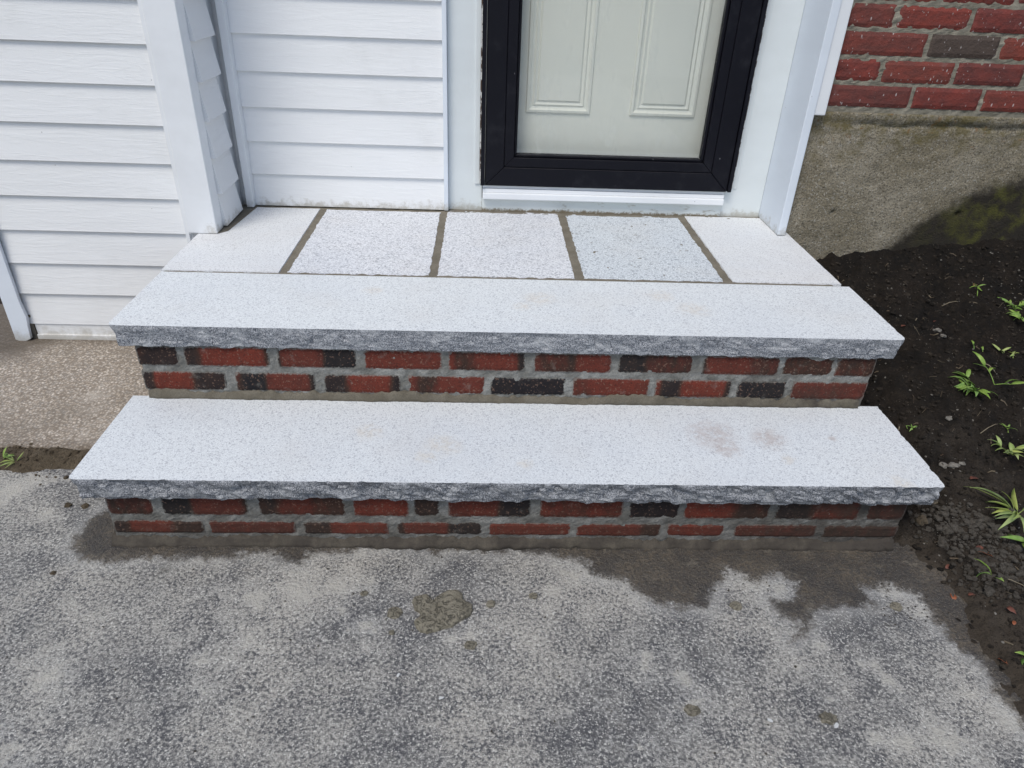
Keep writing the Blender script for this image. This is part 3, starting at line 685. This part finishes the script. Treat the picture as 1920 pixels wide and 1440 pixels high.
# siding left of the door
dw = box('siding_wall', (.03, YS, .33), (.705, 1.30, TOP), VINYL, house, 0, label='white clapboard wall between corner and door casing')
for i in range(15): clap(.0862, .702, .4045+LP*i-.001, YS-.0128, dw, VINYL)
box('siding_channel', (.7025, 1.1745, Z2+.002), (.716, 1.205, TOP), TRIM_B, house, .002)
# door casings and sill
box('door_casing', (.7165, YD-.004, Z2-.002), (.827, YD+.06, TOP+.3), CASING, house, .002, label='white casing on the hinge side of the storm door')
box('casing_edge', (.803, YD-.009, .490), (.8175, YD-.0042, TOP+.3), CASING, house, .001)
box('weathered_edge', (.8178, YD-.010, .492), (.8255, YD-.0043, TOP+.3), PEEL, house, .001, label='strip of bare wood and flaking paint')
box('door_casing', (1.636, YD-.004, Z2-.002), (1.772, YD+.06, TOP+.3), CASING, house, .002, label='white casing beside the brick wall')
box('casing_edge', (1.661, YD-.007, .496), (1.676, YD-.0042, TOP+.3), CASING, house, .001)
box('weathered_edge', (1.650, YD-.010, .494), (1.6608, YD-.0043, TOP+.3), PEEL, house, .001, label='strip of bare wood and flaking paint')
box('sill_board', (.8275, YD-.010, Z2-.004), (1.6355, YD+.05, .443), SILL, house, .001, label='grimy painted board under the threshold')
th = box('threshold', (.8285, YD-.032, .446), (1.634, YD+.05, .4665), TRIM, house, .003, label='white aluminium threshold')
box('threshold_lip', (.8285, YD-.024, .4668), (1.634, YD+.05, .479), TRIM, th, .0015)
box('threshold_lip', (.8285, YD-.018, .4793), (1.634, YD+.05, .4885), TRIM, th, .0015)
box('threshold_gap', (.8268, YD-.0095, .4435), (.8284, YD+.04, .49), DARK, th, 0)
# storm door
SD0, SD1, SDZ = .8215, 1.650, .491
ya, yb_ = YD-.030, YD+.010
def ring_part(name, x0, x1, z0, z1, wd, y0, y1, parent, mat, bev=.0015, top=2.5):
    """four mitred bars: two stiles, bottom and top rail"""
    out = []
    zt = z1
    for nm, poly in ((name[0], [(x0, z0), (x0+wd, z0+wd), (x0+wd, zt-wd), (x0, zt)]), (name[0], [(x1, z0), (x1, zt), (x1-wd, zt-wd), (x1-wd, z0+wd)]),
                     (name[1], [(x0+.0006, z0), (x1-.0006, z0), (x1-wd-.0006, z0+wd-.0006), (x0+wd+.0006, z0+wd-.0006)]), (name[1], [(x0+.0006, zt), (x0+wd+.0006, zt-wd+.0006), (x1-wd-.0006, zt-wd+.0006), (x1-.0006, zt)])):
        out.append(prism(nm, poly, 1, y0, y1, mat, parent, bev))
    return out
zt_ = 2.46
sdoor = prism('storm_door', [(SD0, SDZ+.001), (SD0+.0125, SDZ+.001), (SD0+.0125, zt_), (SD1-.012, zt_), (SD1-.012, SDZ+.001), (SD1, SDZ+.001), (SD1, zt_+.03), (SD0, zt_+.03)], 1, ya-.006, yb_, BLACK, house, .001, label='black aluminium storm door with a full glass pane')
ring_part(('stile', 'rail'), SD0+.0145, SD1-.014, SDZ, zt_-.003, .060, ya, yb_, sdoor, BLACK)
ring_part(('glazing_frame', 'glazing_frame'), SD0+.0755, SD1-.075, SDZ+.061, zt_-.064, .030, ya+.003, yb_, sdoor, BLACK, .001)
ring_part(('glazing_bead', 'glazing_bead'), SD0+.1060, SD1-.1055, SDZ+.0915, zt_-.0945, .009, ya+.012, yb_-.002, sdoor, BLACK, .002)
box('glass_pane', (SD0+.110, YD-.008, SDZ+.095), (SD1-.109, YD-.004, zt_-.098), GLASS, sdoor, 0)
# inner panelled door
YI = YD+.046
door = box('door', (.835, YI, .485), (1.64, YI+.045, 2.45), DOOR, house, 0, label='cream panelled front door behind the glass')
def panel(x0, x1, z0, z1):
    prof = [(0, .001), (.003, -.0055), (.010, -.0065), (.015, -.002), (.021, .0005), (.026, -.0035), (.034, .0002), (.040, -.0045), (.045, -.0045)]
    V = []; F = []
    for ins, dy in prof:
        V += [(x0+ins, YI+dy-.0004, z0+ins), (x1-ins, YI+dy-.0004, z0+ins), (x1-ins, YI+dy-.0004, z1-ins), (x0+ins, YI+dy-.0004, z1-ins)]
    for r in range(len(prof)-1):
        for i in range(4): F.append((r*4+i, r*4+(i+1) % 4, r*4+4+(i+1) % 4, r*4+4+i))
    k = (len(prof)-1)*4; F.append((k, k+1, k+2, k+3))
    obj('panel', fix_normals(mesh('panel', V, F)), DOOR, door)
for zz in ((.708, 1.25), (1.36, 1.98), (2.06, 2.32)):
    panel(.962, 1.170, *zz); panel(1.297, 1.510, *zz)
# reveal and post between door recess and brick wall
box('reveal_trim', (1.7725, 1.030, Z2+.001), (1.790, YD+.05, TOP), TRIM_B, house, .002, label='bluish white reveal trim right of the door')
box('reveal_trim_nose', (1.7715, 1.012, Z2+.0015), (1.797, 1.0298, TOP), TRIM_B, house, .003)
box('cover_trim', (1.7975, 1.018, .768), (1.832, 1.036, TOP), TRIM, house, .003, label='white cover strip lapping the brick wall')
# foundation
xs, zs = frange(1.806, 3.2, .008), frange(-.25, .778, .008)
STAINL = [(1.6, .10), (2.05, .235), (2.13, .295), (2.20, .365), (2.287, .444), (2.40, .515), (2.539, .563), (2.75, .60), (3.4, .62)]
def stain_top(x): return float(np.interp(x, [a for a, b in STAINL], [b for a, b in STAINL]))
HOLES = [(on_y(1563, 398, YR), .009), (on_y(1797, 402, YR), .011)]
V = []; sv = []
for z in zs:
    for x in xs:
        topz = .772+.010*nz(x, 0, 0, 6, 4)+.006*nz(x, 1, 3, 40, 3)
        d = .003*nz(x, 1, z, 5, 3)+.0022*nz(x, 2, z, 40, 3)+.0012*nz(x, 2, z, 120, 2)
        d += .010*max(0, 1-abs(z-(.742+.008*nz(x, 4, 0, 9, 4)))/.006)*(1 if x > 1.93 else .2)        # crack below the mortar lip
        d -= .006*max(0, min(1, (z-.748)/.01))
        for hp, hr in HOLES: d += .02*max(0, 1-math.hypot(x-hp.x, z-hp.z)/hr)
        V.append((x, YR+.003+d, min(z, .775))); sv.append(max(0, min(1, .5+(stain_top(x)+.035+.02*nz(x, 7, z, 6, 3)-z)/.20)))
n = len(xs); F = [(j*n+i, j*n+i+1, (j+1)*n+i+1, (j+1)*n+i) for j in range(len(zs)-1) for i in range(n-1)]
k = len(V); V += [(1.806, YR+.15, -.25), (3.2, YR+.15, -.25), (3.2, YR+.15, .775), (1.806, YR+.15, .775)]; sv += [0]*4
b0, b1, t0, t1 = 0, n-1, (len(zs)-1)*n, len(zs)*n-1
F += [(k, k+3, k+2, k+1), (b0, t0, k+3, k), (b1, k+1, k+2, t1), tuple([t0+i for i in range(n)]+[k+2, k+3])]
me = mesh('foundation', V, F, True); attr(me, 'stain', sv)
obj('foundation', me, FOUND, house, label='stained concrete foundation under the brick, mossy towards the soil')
# brick wall
bw = joint_face('brick_wall', 1.834, 3.2, .772, TOP, YR+.003, house, MORTAR_OLD, amp=.003, seed=5, rough=.012)
bw['label'] = 'old red brick wall right of the door'
for r in range(15):
    za = .7925+.0695*r; odd = r % 2
    xsr = [1.838+random.uniform(-.001, .001)] + ([1.984, 2.200] if odd else [2.096, 2.308])
    while xsr[-1] < 3.1: xsr.append(xsr[-1]+.213+random.uniform(-.004, .004))
    for i in range(len(xsr)-1):
        sd += 1; brown = (r == 2 and i == 1) or (random.random() < .07 and r > 3)
        brick(xsr[i+1]-xsr[i]-.0085, .0618+random.uniform(-.0015, .0015), .09, [(0, 1, 1.0 if brown else random.choice((0, 0, .12, .2)))], bw,
              ((xsr[i]+xsr[i+1]-.0135)/2, YR+.045+random.uniform(-.002, .001), za+.0288+random.uniform(-.0012, .0012)), HBRICK, sd*1.37, rag=.0020, round_=.003)

# ------------------------------------------------------------------ loose soil, stones, debris
ICO = bmesh.new(); bmesh.ops.create_icosphere(ICO, subdivisions=1, radius=1); IV = [v.co.copy() for v in ICO.verts]; IF = [tuple(v.index for v in f.verts) for f in ICO.faces]; ICO.free()
def lumps(name, pts, mat, label):
    V = []; F = []
    for (x, y, z, r) in pts:
        k = len(V); sx, sy, sz = (random.uniform(.6, 1.35) for _ in range(3)); a = random.uniform(0, 6.3); c, s = math.cos(a), math.sin(a)
        for v in IV:
            j = random.uniform(.72, 1.2); p = (v.x*sx*j*r, v.y*sy*j*r, v.z*sz*.75*j*r)
            V.append((x+p[0]*c-p[1]*s, y+p[0]*s+p[1]*c, z+p[2]))
        F += [tuple(i+k for i in f) for f in IF]
    o = obj(name, mesh(name, V, F), mat, kind='stuff'); o['label'] = label; o['category'] = 'soil'; return o
pts = []
while len(pts) < 9000:
    y = random.uniform(-.95, 1.03); x = random.uniform(1.80, 2.8)
    if y > 0 and x < 1.80: continue
    if x < soil_edge(y)+random.random()**2*.06: continue
    r = .0012+.0075*random.random()**5
    pts.append((x, y, soil_h(x, y)+r*.25, r))
for _ in range(2600):
    y = random.uniform(-.9, 1.02); x = random.uniform(1.83, 2.75)
    if x > soil_edge(y)+.02: r = .0022+.0060*random.random()**3; pts.append((x, y, soil_h(x, y)+r*.2, r))
lumps('soil_crumbs', pts, CLOD, 'fine dark crumbs scattered over the soil bed')
cp = [on_soil(u, v) for u, v in ((1830, 985), (1865, 1000), (1890, 1040), (1810, 1010), (1850, 1060), (1900, 1090), (1780, 985), (1760, 965), (1840, 1085))]
pts = []
while len(pts) < 2200:
    c = random.choice(cp); x, y = random.gauss(c.x, .035), random.gauss(c.y, .030)
    r = .0011+.0085*random.random()**5
    if x > soil_edge(y)-.02: pts.append((x, y, soil_h(x, y)+r*.35, r))
lumps('dry_soil_clods', pts, CLODG, 'heap of dry grey clods where the soil meets the driveway')
pts = []
while len(pts) < 1300:
    x, y = random.uniform(1.84, 2.7), random.uniform(-.8, 1.0)
    if x < soil_edge(y)+.03: continue
    r = .0009+.0024*random.random()**3; pts.append((x, y, soil_h(x, y)+r*.5, r))
lumps('pale_grit', pts, ROCK, 'pale grit sprinkled over the dark soil')
pts = []
while len(pts) < 420:
    u, v = random.choice(((random.uniform(1130, 1740), random.uniform(1030, 1110)), (random.uniform(0, 1700), random.uniform(1040, 1430)), (random.uniform(1650, 1800), random.uniform(1000, 1180))))
    p = on_z(u, v); r = random.uniform(.0009, .0024); pts.append((p.x, p.y, .0015+r*.3, r))
lumps('driveway_grit', pts, CLODG, 'small grains of grit lying on the driveway')
pts = []
while len(pts) < 420:
    x = random.uniform(-.75, -.05); y = .33+random.gauss(0, .035); r = .0012+.006*random.random()**3; pts.append((x, y, max(dirt_h(x, y), .0)+r*.3, r))
lumps('dirt_crumbs', pts, DIRT, 'brown crumbs of dirt along the path joint')

def rock(name, u, v, r, mat, label, cat, flat=.6, ground=None, group=None):
    p = on_soil(u, v) if ground is None else on_z(u, v, ground)
    bm = bmesh.new(); bmesh.ops.create_icosphere(bm, subdivisions=2, radius=1); s = random.random()*50
    ex, ey = random.uniform(.8, 1.35), random.uniform(.7, 1.0)
    for q in bm.verts:
        k = 1+.55*noise.fractal(q.co*1.3+Vector((s, 0, 0)), .8, 2, 3); q.co = Vector((q.co.x*ex*k*r, q.co.y*ey*k*r, q.co.z*flat*k*r))
    me = bpy.data.meshes.new(name); bm.to_mesh(me); bm.free()
    return tag(obj(name, me, mat, None, (p.x, p.y, p.z+r*flat*.45)), label, cat, group)
G_ST = 'loose stones on the soil'
for u, v, r, lb in ((1757, 621, .0105, 'rounded grey stone in the soil right of the upper tread, upslope one of a pair'), (1767, 631, .0095, 'flatter grey stone in the soil right of the upper tread, downslope one of a pair'),
                    (1779, 785, .0085, 'pale pebble alone on bare soil between the two treads'), (1768, 873, .010, 'small angular stone close to the edge of the lower tread'),
                    (1788, 876, .0125, 'largest angular grey stone of three beside the lower tread'), (1803, 870, .0085, 'small flat stone of three beside the lower tread, farthest from it'),
                    (1823, 982, .0145, 'big dry grey lump of earth in front of the lower tread corner'), (1873, 993, .014, 'big dry clod under the broad grass blades'),
                    (1727, 978, .016, 'brown stone wedged at the corner of the lower riser')):
    rock('stone', u, v, r, CLODG if 'clod' in lb or 'lump' in lb else DIRT if 'brown' in lb else ROCK, lb, 'stone', group=G_ST)

def splat(name, outline, h, mat, label, cat, center, seed, z0=.0018, group=None, rings=7):
    """low cake with an uneven top; outline is a closed list of (x, y) offsets"""
    n = len(outline); V = []; F = []
    prof = [(1.0, 0), (.985, .55), (.94, .9), (.82, 1), (.6, 1), (.38, .95), (.16, 1)]
    for k, hh in prof:
        for (x, y) in outline: V.append((x*k, y*k, h*hh*(1+.55*nz(x*k+center[0], y*k+center[1], seed, 60, 3)) if hh else -.003))
    for r in range(len(prof)-1): F += [(r*n+i, r*n+(i+1) % n, (r+1)*n+(i+1) % n, (r+1)*n+i) for i in range(n)]
    F.append(tuple((len(prof)-1)*n+i for i in range(n)))
    return tag(obj(name, mesh(name, V, F, True), mat, None, (center[0], center[1], z0)), label, cat, group)
BLOB = [(775, 1122), (785, 1118), (800, 1117), (811, 1129), (818, 1122), (832, 1113), (845, 1109), (858, 1109), (868, 1115), (868, 1126), (876, 1130), (886, 1136), (887, 1146), (882, 1155), (872, 1160),
        (860, 1166), (848, 1176), (832, 1179), (815, 1185), (800, 1188), (788, 1186), (780, 1178), (776, 1168), (788, 1157), (788, 1151), (777, 1144), (773, 1131)]
bp = [on_z(u, v, 0) for u, v in BLOB]; cx, cy = sum(p.x for p in bp)/len(bp), sum(p.y for p in bp)/len(bp)
out = []
for i, p in enumerate(bp):
    q = bp[(i+1) % len(bp)]
    for t in (0, .33, .67):
        x, y = p.x+(q.x-p.x)*t-cx, p.y+(q.y-p.y)*t-cy; k = 1+.03*nz(x, y, 3, 120, 3); out.append((x*k, y*k))
splat('mortar_splat', out, .0055, SPLAT, 'large lobed splat of spilled tan mortar on the driveway', 'mortar', (cx, cy), 2)
SPL = ['small round mortar spot beside the large lobed splat', 'tiny mortar drop on the far side of the large splat from the small round spot', 'faint mortar drop out beyond the small round spot', 'mortar speck just below the small round spot',
       'mortar drop with a pale halo between the large splat and the open driveway', 'mortar drop on a white crust far out on the driveway', 'mortar drop at the edge of the pale patch in the mud', 'reddish brown mortar drop near the muddy edge', 'mortar drop at the rim of the mud near the soil']
for (u, v, r), lb in zip(SPLATS, SPL):
    p = on_z(u, v); a0 = random.random()*9
    out = [(r*math.cos(t*math.tau/20)*(1+.28*nz(math.cos(t*.314), math.sin(t*.314), a0, 1.7, 3)), r*.85*math.sin(t*math.tau/20)*(1+.28*nz(math.cos(t*.314), math.sin(t*.314), a0+4, 1.7, 3))) for t in range(20)]
    splat('mortar_drop', out, .0022, SPLAT, lb, 'mortar', (p.x, p.y), a0, group='mortar drops on the driveway')
p = on_z(1552, 1348); out = [(.015*math.cos(t*math.tau/18)*(1+.25*math.sin(t*1.9)), .011*math.sin(t*math.tau/18)*(1+.2*math.cos(t*2.3))) for t in range(18)]
splat('mortar_drop', out, .004, SPLAT, 'cracked mortar drop next to a white chip on the driveway', 'mortar', (p.x, p.y), 5.1, group='mortar drops on the driveway')
for u, v, r, lb in ((128, 948, .008, 'small dark clump of dirt left of the lower tread corner, round one'), (160, 950, .009, 'small flat clump of dirt under the lower tread corner'), (100, 1075, .006, 'tiny dark crumb on the pale driveway near the damp corner')):
    rock('dirt_clump', u, v, r, DIRT, lb, 'dirt', .5, 0.0, 'dirt clumps on the driveway')
for u, v, s, lb in ((747, 1268, .0065, 'white paint chip straight out from the small round mortar spot'), (827, 1311, .0068, 'white three-cornered paint chip farthest out from the large splat'), (1443, 1353, .007, 'slim white chip between two mortar drops'),
                    (1567, 1363, .009, 'oval white chip touching the cracked mortar drop')):
    p = on_z(u, v); a = random.random()*3; V = []; n = 7
    for zz in (0, .0016):
        for i in range(n):
            t = i*math.tau/n; rr = s*.72*(.7+.45*random.random()); x, y = rr*math.cos(t), rr*.55*math.sin(t)
            V.append((x*math.cos(a)-y*math.sin(a), x*math.sin(a)+y*math.cos(a), zz))
    F = [tuple(range(n-1, -1, -1)), tuple(range(n, 2*n))]+[(i, (i+1) % n, n+(i+1) % n, n+i) for i in range(n)]
    tag(obj('paint_chip', mesh('paint_chip', V, F), CHIP, None, (p.x, p.y, .0032)), lb, 'chip', 'chips on the driveway')

# ------------------------------------------------------------------ dead leaves and twigs
def leaf_mesh(name, L, W, curl, segs=8, fold=.25, wave=0.0, thick=.0004, droop=1.0, pointy=1.0):
    """blade along +x, rising then drooping; closed thin solid"""
    top = []
    for i in range(segs+1):
        t = i/segs; x = L*t; wd = W*.5*(math.sin(math.pi*min(1, .04+t*.98)**(.75*pointy)))**.8 if i < segs else .0002
        z = curl*L*(t-droop*t*t)+wave*math.sin(t*9)*L
        top.append([(x, -wd, z+fold*wd), (x, 0, z), (x, wd, z+fold*wd)])
    V = [p for r in top for p in r]; n = len(V); V += [(x, y, z-thick) for x, y, z in V]
    F = []
    for i in range(segs):
        for j in range(2):
            a = i*3+j; F += [(a, a+3, a+4, a+1), (a+n, a+1+n, a+4+n, a+3+n)]
        F += [(i*3, i*3+n, i*3+3+n, i*3+3), (i*3+2, i*3+5, i*3+5+n, i*3+2+n)]
    F += [(0, 1, 1+n, n), (1, 2, 2+n, 1+n), (n-3, 2*n-3, 2*n-2, n-2), (n-2, 2*n-2, 2*n-1, n-1)]
    return mesh(name, V, F, True)
DL = [(1828, 536, .024, .6, 'curled brown leaf on the soil near the foundation', 1), (1847, 1041, .034, -.5, 'large reddish leaf folded on the dry clods', 0), (1835, 1031, .024, .3, 'thin rusty leaf lying across the large reddish leaf', 1), (1785, 1120, .024, 1.2, 'bright orange leaf flat on the mud by the driveway edge', 0),
      (1822, 1118, .018, .1, 'dull red leaf fragment next to the bright orange leaf', 1), (1880, 1245, .022, -1.0, 'orange leaf farthest out along the driveway edge', 0), (1776, 1065, .018, .5, 'small red leaf where mud meets the clods', 1), (1900, 1170, .014, .9, 'orange leaf scrap between the farthest orange leaf and the clods', 0),
      (1826, 900, .024, .1, 'red brown leaf beside the lower tread stones', 1), (1895, 1148, .02, -1.2, 'dark red leaf standing on edge in the soil', 1), (1693, 614, .016, .2, 'small red leaf close to the upper tread edge', 1), (1752, 605, .012, .5, 'tiny red leaf above the pair of grey stones', 1)]
for u, v, L, a, lb, k in DL:
    p = on_soil(u, v); me = leaf_mesh('fallen_leaf', L, L*.52, .35, 7, .45, .03, .0005, 1.1)
    o = tag(obj('fallen_leaf', me, (DRYLEAF, DRYLEAF2)[k], None, (p.x-L*.5*math.cos(a), p.y-L*.5*math.sin(a), p.z+.004)), lb, 'leaf', 'fallen leaves')
    o.rotation_euler = (random.uniform(-.4, .4), random.uniform(-.15, .1), a)
def tube(pts, r0, r1, sides=6):
    V = []; F = []; n = len(pts)
    for i, p in enumerate(pts):
        p = Vector(p); d = (Vector(pts[min(i+1, n-1)])-Vector(pts[max(i-1, 0)])).normalized()
        a = d.orthogonal().normalized(); b = d.cross(a); r = r0+(r1-r0)*i/(n-1)
        for k in range(sides): V.append(tuple(p+a*r*math.cos(k*math.tau/sides)+b*r*math.sin(k*math.tau/sides)))
    for i in range(n-1):
        for k in range(sides): F.append((i*sides+k, i*sides+(k+1) % sides, (i+1)*sides+(k+1) % sides, (i+1)*sides+k))
    F += [tuple(range(sides-1, -1, -1)), tuple((n-1)*sides+k for k in range(sides))]
    return V, F
for (u0, v0, u1, v1, r, lb) in ((1837, 815, 1870, 797, .0011, 'straw coloured twig lying right of the pale pebble'), (1765, 576, 1797, 568, .0012, 'pale forked stalk high on the soil near the foundation'), (1842, 683, 1866, 702, .0012, 'dry stalk leaning through the leafy weed'), (1870, 1085, 1925, 1106, .0010, 'thin pale stem trailing over the clods')):
    a, b = on_soil(u0, v0), on_soil(u1, v1); pt = [a.lerp(b, t)+Vector((0, 0, .004+.006*math.sin(t*3.1)+.001*math.sin(t*17))) for t in (0, .2, .4, .6, .8, 1)]
    c = a; V, F = tube([q-c for q in pt], r, r*.5)
    tag(obj('twig', mesh('twig', V, F, True), STRAW, None, c), lb, 'twig', 'twigs on the soil')

# broken straws and leaf scraps too small to count
V = []; F = []
for _ in range(320):
    x, y = random.uniform(1.85, 2.7), random.uniform(-.75, 1.0)
    if x < soil_edge(y)+.02: continue
    a = random.uniform(0, math.tau); L = random.uniform(.005, .022); n0 = len(V); flat = random.random() < .35
    pts_ = [Vector((x+math.cos(a)*L*t+.12*L*math.sin(a)*t*t, y+math.sin(a)*L*t, 0)) for t in (0, .5, 1)]
    for q in pts_: q.z = soil_h(q.x, q.y)+.0025
    tv, tf = tube(pts_, .0018 if flat else .0005, .0010 if flat else .0003, 4); V += tv; F += [tuple(i+n0 for i in f) for f in tf]
o = obj('plant_litter', mesh('plant_litter', V, F), STRAW_DULL, kind='stuff'); o['label'] = 'bits of dry straw and leaf scattered over the soil'; o['category'] = 'litter'

# ------------------------------------------------------------------ weeds
def aim(o, direction, roll=0.0):
    o.rotation_mode = 'QUATERNION'; x = Vector(direction).normalized(); up = Vector((0, 0, 1))
    y = up.cross(x); y = y.normalized() if y.length > .01 else Vector((0, 1, 0)); z = x.cross(y)
    m = Matrix((x, y, z)).transposed(); o.rotation_quaternion = m.to_quaternion() @ Matrix.Rotation(roll, 3, 'X').to_quaternion()
def plant(u, v, label, stems, mat, group='weeds in the soil bed', base=None, name='weed'):
    """stems = [(azimuth deg, length, rise, [(t, azimuth offset, leaf length, leaf width)])]; azimuth 0 = +x"""
    p = base if base is not None else on_soil(u, v); root = thing(name, label, 'weed', p, group)
    for az, L, rise, leaves in stems:
        a = math.radians(az); d = Vector((math.cos(a), math.sin(a), 0))
        pts = [p+d*L*t+Vector((0, 0, L*rise*(1.5*t-.6*t*t)+.001)) for t in (0, .25, .5, .75, 1)]
        if L > .004:
            V, F = tube([q-p for q in pts], .0013, .0008); obj('stem', mesh('stem', V, F, True), mat, root, p)
        for t, off, ll, lw_ in leaves:
            i = min(3, int(t*4)); q = pts[i].lerp(pts[i+1], t*4-i); b = a+math.radians(off)
            ll *= random.uniform(.75, 1.15); me = leaf_mesh('leaf', ll, lw_, random.uniform(.25, .85), 8, random.uniform(.1, .6), random.choice((0, 0, .012)), .0003, random.uniform(.6, 1.5), random.uniform(.8, 1.25))
            o = obj('leaf', me, mat, root, q); b += random.uniform(-.3, .3); aim(o, (math.cos(b), math.sin(b), random.uniform(-.05, .5)), random.uniform(-.9, .9))
    return root
def sprig(n, L, ll, lw_, az0, spread, rise=.5):
    out = []
    for i in range(n):
        lv = [(1, 0, ll, lw_)]+[(t, s*random.uniform(35, 65), ll*random.uniform(.8, 1.05), lw_) for t in (.35, .65, .9) for s in (1, -1) if random.random() < .85]
        out.append((az0+spread*(i/max(1, n-1)-.5)+random.uniform(-8, 8), L*random.uniform(.8, 1.2), rise, lv))
    return out
plant(1836, 738, 'leafy green weed with long narrow leaves between the treads\' level and the soil edge', sprig(4, .052, .050, .0115, 165, 110, .5)+[(250, .02, .4, [(1, 0, .046, .011), (.8, 50, .04, .010), (.7, -40, .04, .010)])], GREEN)
plant(1864, 722, 'weed with drooping leaves growing against the dry stalk', [(100, .05, .7, [(1, 20, .046, .011), (.8, 60, .042, .010), (.6, -50, .04, .010)]), (330, .035, .4, [(1, -20, .046, .012), (.6, 40, .04, .010)])], GREEN)
plant(1899, 672, 'pale sprawling seedling upslope of the dry stalk', [(60, .015, .4, [(1, k, .02, .008) for k in (0, 70, 150, -80)])], GREEN2)
plant(1832, 556, 'small upright green sprout near the foundation', [(80, .02, 1.2, [(1, k, .024, .005) for k in (10, 100, 200, -70)])], GREEN)
plant(1902, 582, 'bushy green weed high on the soil close to the foundation', sprig(3, .026, .030, .0065, 120, 200, .8), GREEN)
plant(1922, 606, 'green weed with a red tinged stem below the bushy one', sprig(3, .026, .032, .008, 190, 120, .6), GREEN)
plant(1826, 655, 'tiny sprout with one standing leaf above the leafy weed', [(90, .01, 1.2, [(1, 0, .022, .007), (1, 150, .012, .004)])], GREEN)
plant(1842, 660, 'tiny two leaved seedling beside the tiny sprout', [(60, .006, 1, [(1, 0, .013, .006), (1, 170, .013, .006)])], GREEN)
plant(1880, 663, 'yellowish grass seedling with splayed blades', [(150, .006, .8, [(1, -20, .036, .006), (1, 100, .026, .006), (1, 200, .028, .006)])], GREEN2)
plant(1678, 724, 'single green blade beside the end of the upper riser', [(60, .004, .8, [(1, -15, .030, .006)])], GREEN)
plant(1711, 808, 'small five leaved seedling beside the lower tread', [(90, .006, .8, [(1, k, .017, .0045) for k in (0, 75, 140, 215, 290)])], GREEN)
plant(1890, 812, 'small star shaped seedling right of the straw twig', [(90, .008, .9, [(1, k, .022, .0055) for k in (0, 80, 150, 220, 300)])], GREEN)
plant(1890, 852, 'leafy weed with wide pale leaves below the star shaped seedling', sprig(3, .022, .030, .009, 140, 230, .6), GREEN2)
plant(1905, 968, 'large clump of broad grass blades at the bed\'s front', [(az, .012, .9, [(1, 0, L, wd)]) for az, L, wd in ((165, .105, .0140), (146, .100, .0135), (185, .098, .013), (205, .085, .013), (225, .068, .012), (125, .075, .011), (255, .062, .012), (60, .07, .011), (20, .07, .012), (176, .068, .012), (100, .055, .008), (155, .07, .011), (215, .075, .011), (195, .06, .010))], GREEN2)
plant(1925, 1020, 'broad bladed weed bending over the dry clods', [(az, .010, .8, [(1, 0, L, .0125)]) for az, L in ((200, .080), (215, .070), (235, .058), (170, .04), (300, .06))], GREEN)
plant(1862, 1082, 'small two bladed grass shoot among the dry clods', [(az, .005, .8, [(1, 0, L, .0085)]) for az, L in ((150, .045), (185, .044), (95, .034), (280, .025))], GREEN)
plant(1925, 1236, 'short grass blade leaning over the driveway edge', [(az, .004, .8, [(1, 0, L, .009)]) for az, L in ((160, .036), (200, .022))], GREEN)
plant(1700, 540+265, 'thread thin sprout at the edge of the lower tread', [(80, .004, 1, [(1, 10, .010, .003), (1, 160, .009, .003)])], GREEN)
def tuft(u, v, n, L, label):
    p = on_z(u, v, .012); plant(0, 0, label, [(random.uniform(0, 360), .004, 1, [(1, 0, L*random.uniform(.6, 1.2), .0035)]) for _ in range(n)], GREEN2 if n % 2 else GREEN, 'grass in the path joint', p, 'grass_tuft')
tuft(30, 868, 13, .030, 'yellow green grass tuft rooted in the dirt joint')
tuft(6, 862, 8, .036, 'broader green grass tuft at the end of the dirt joint')
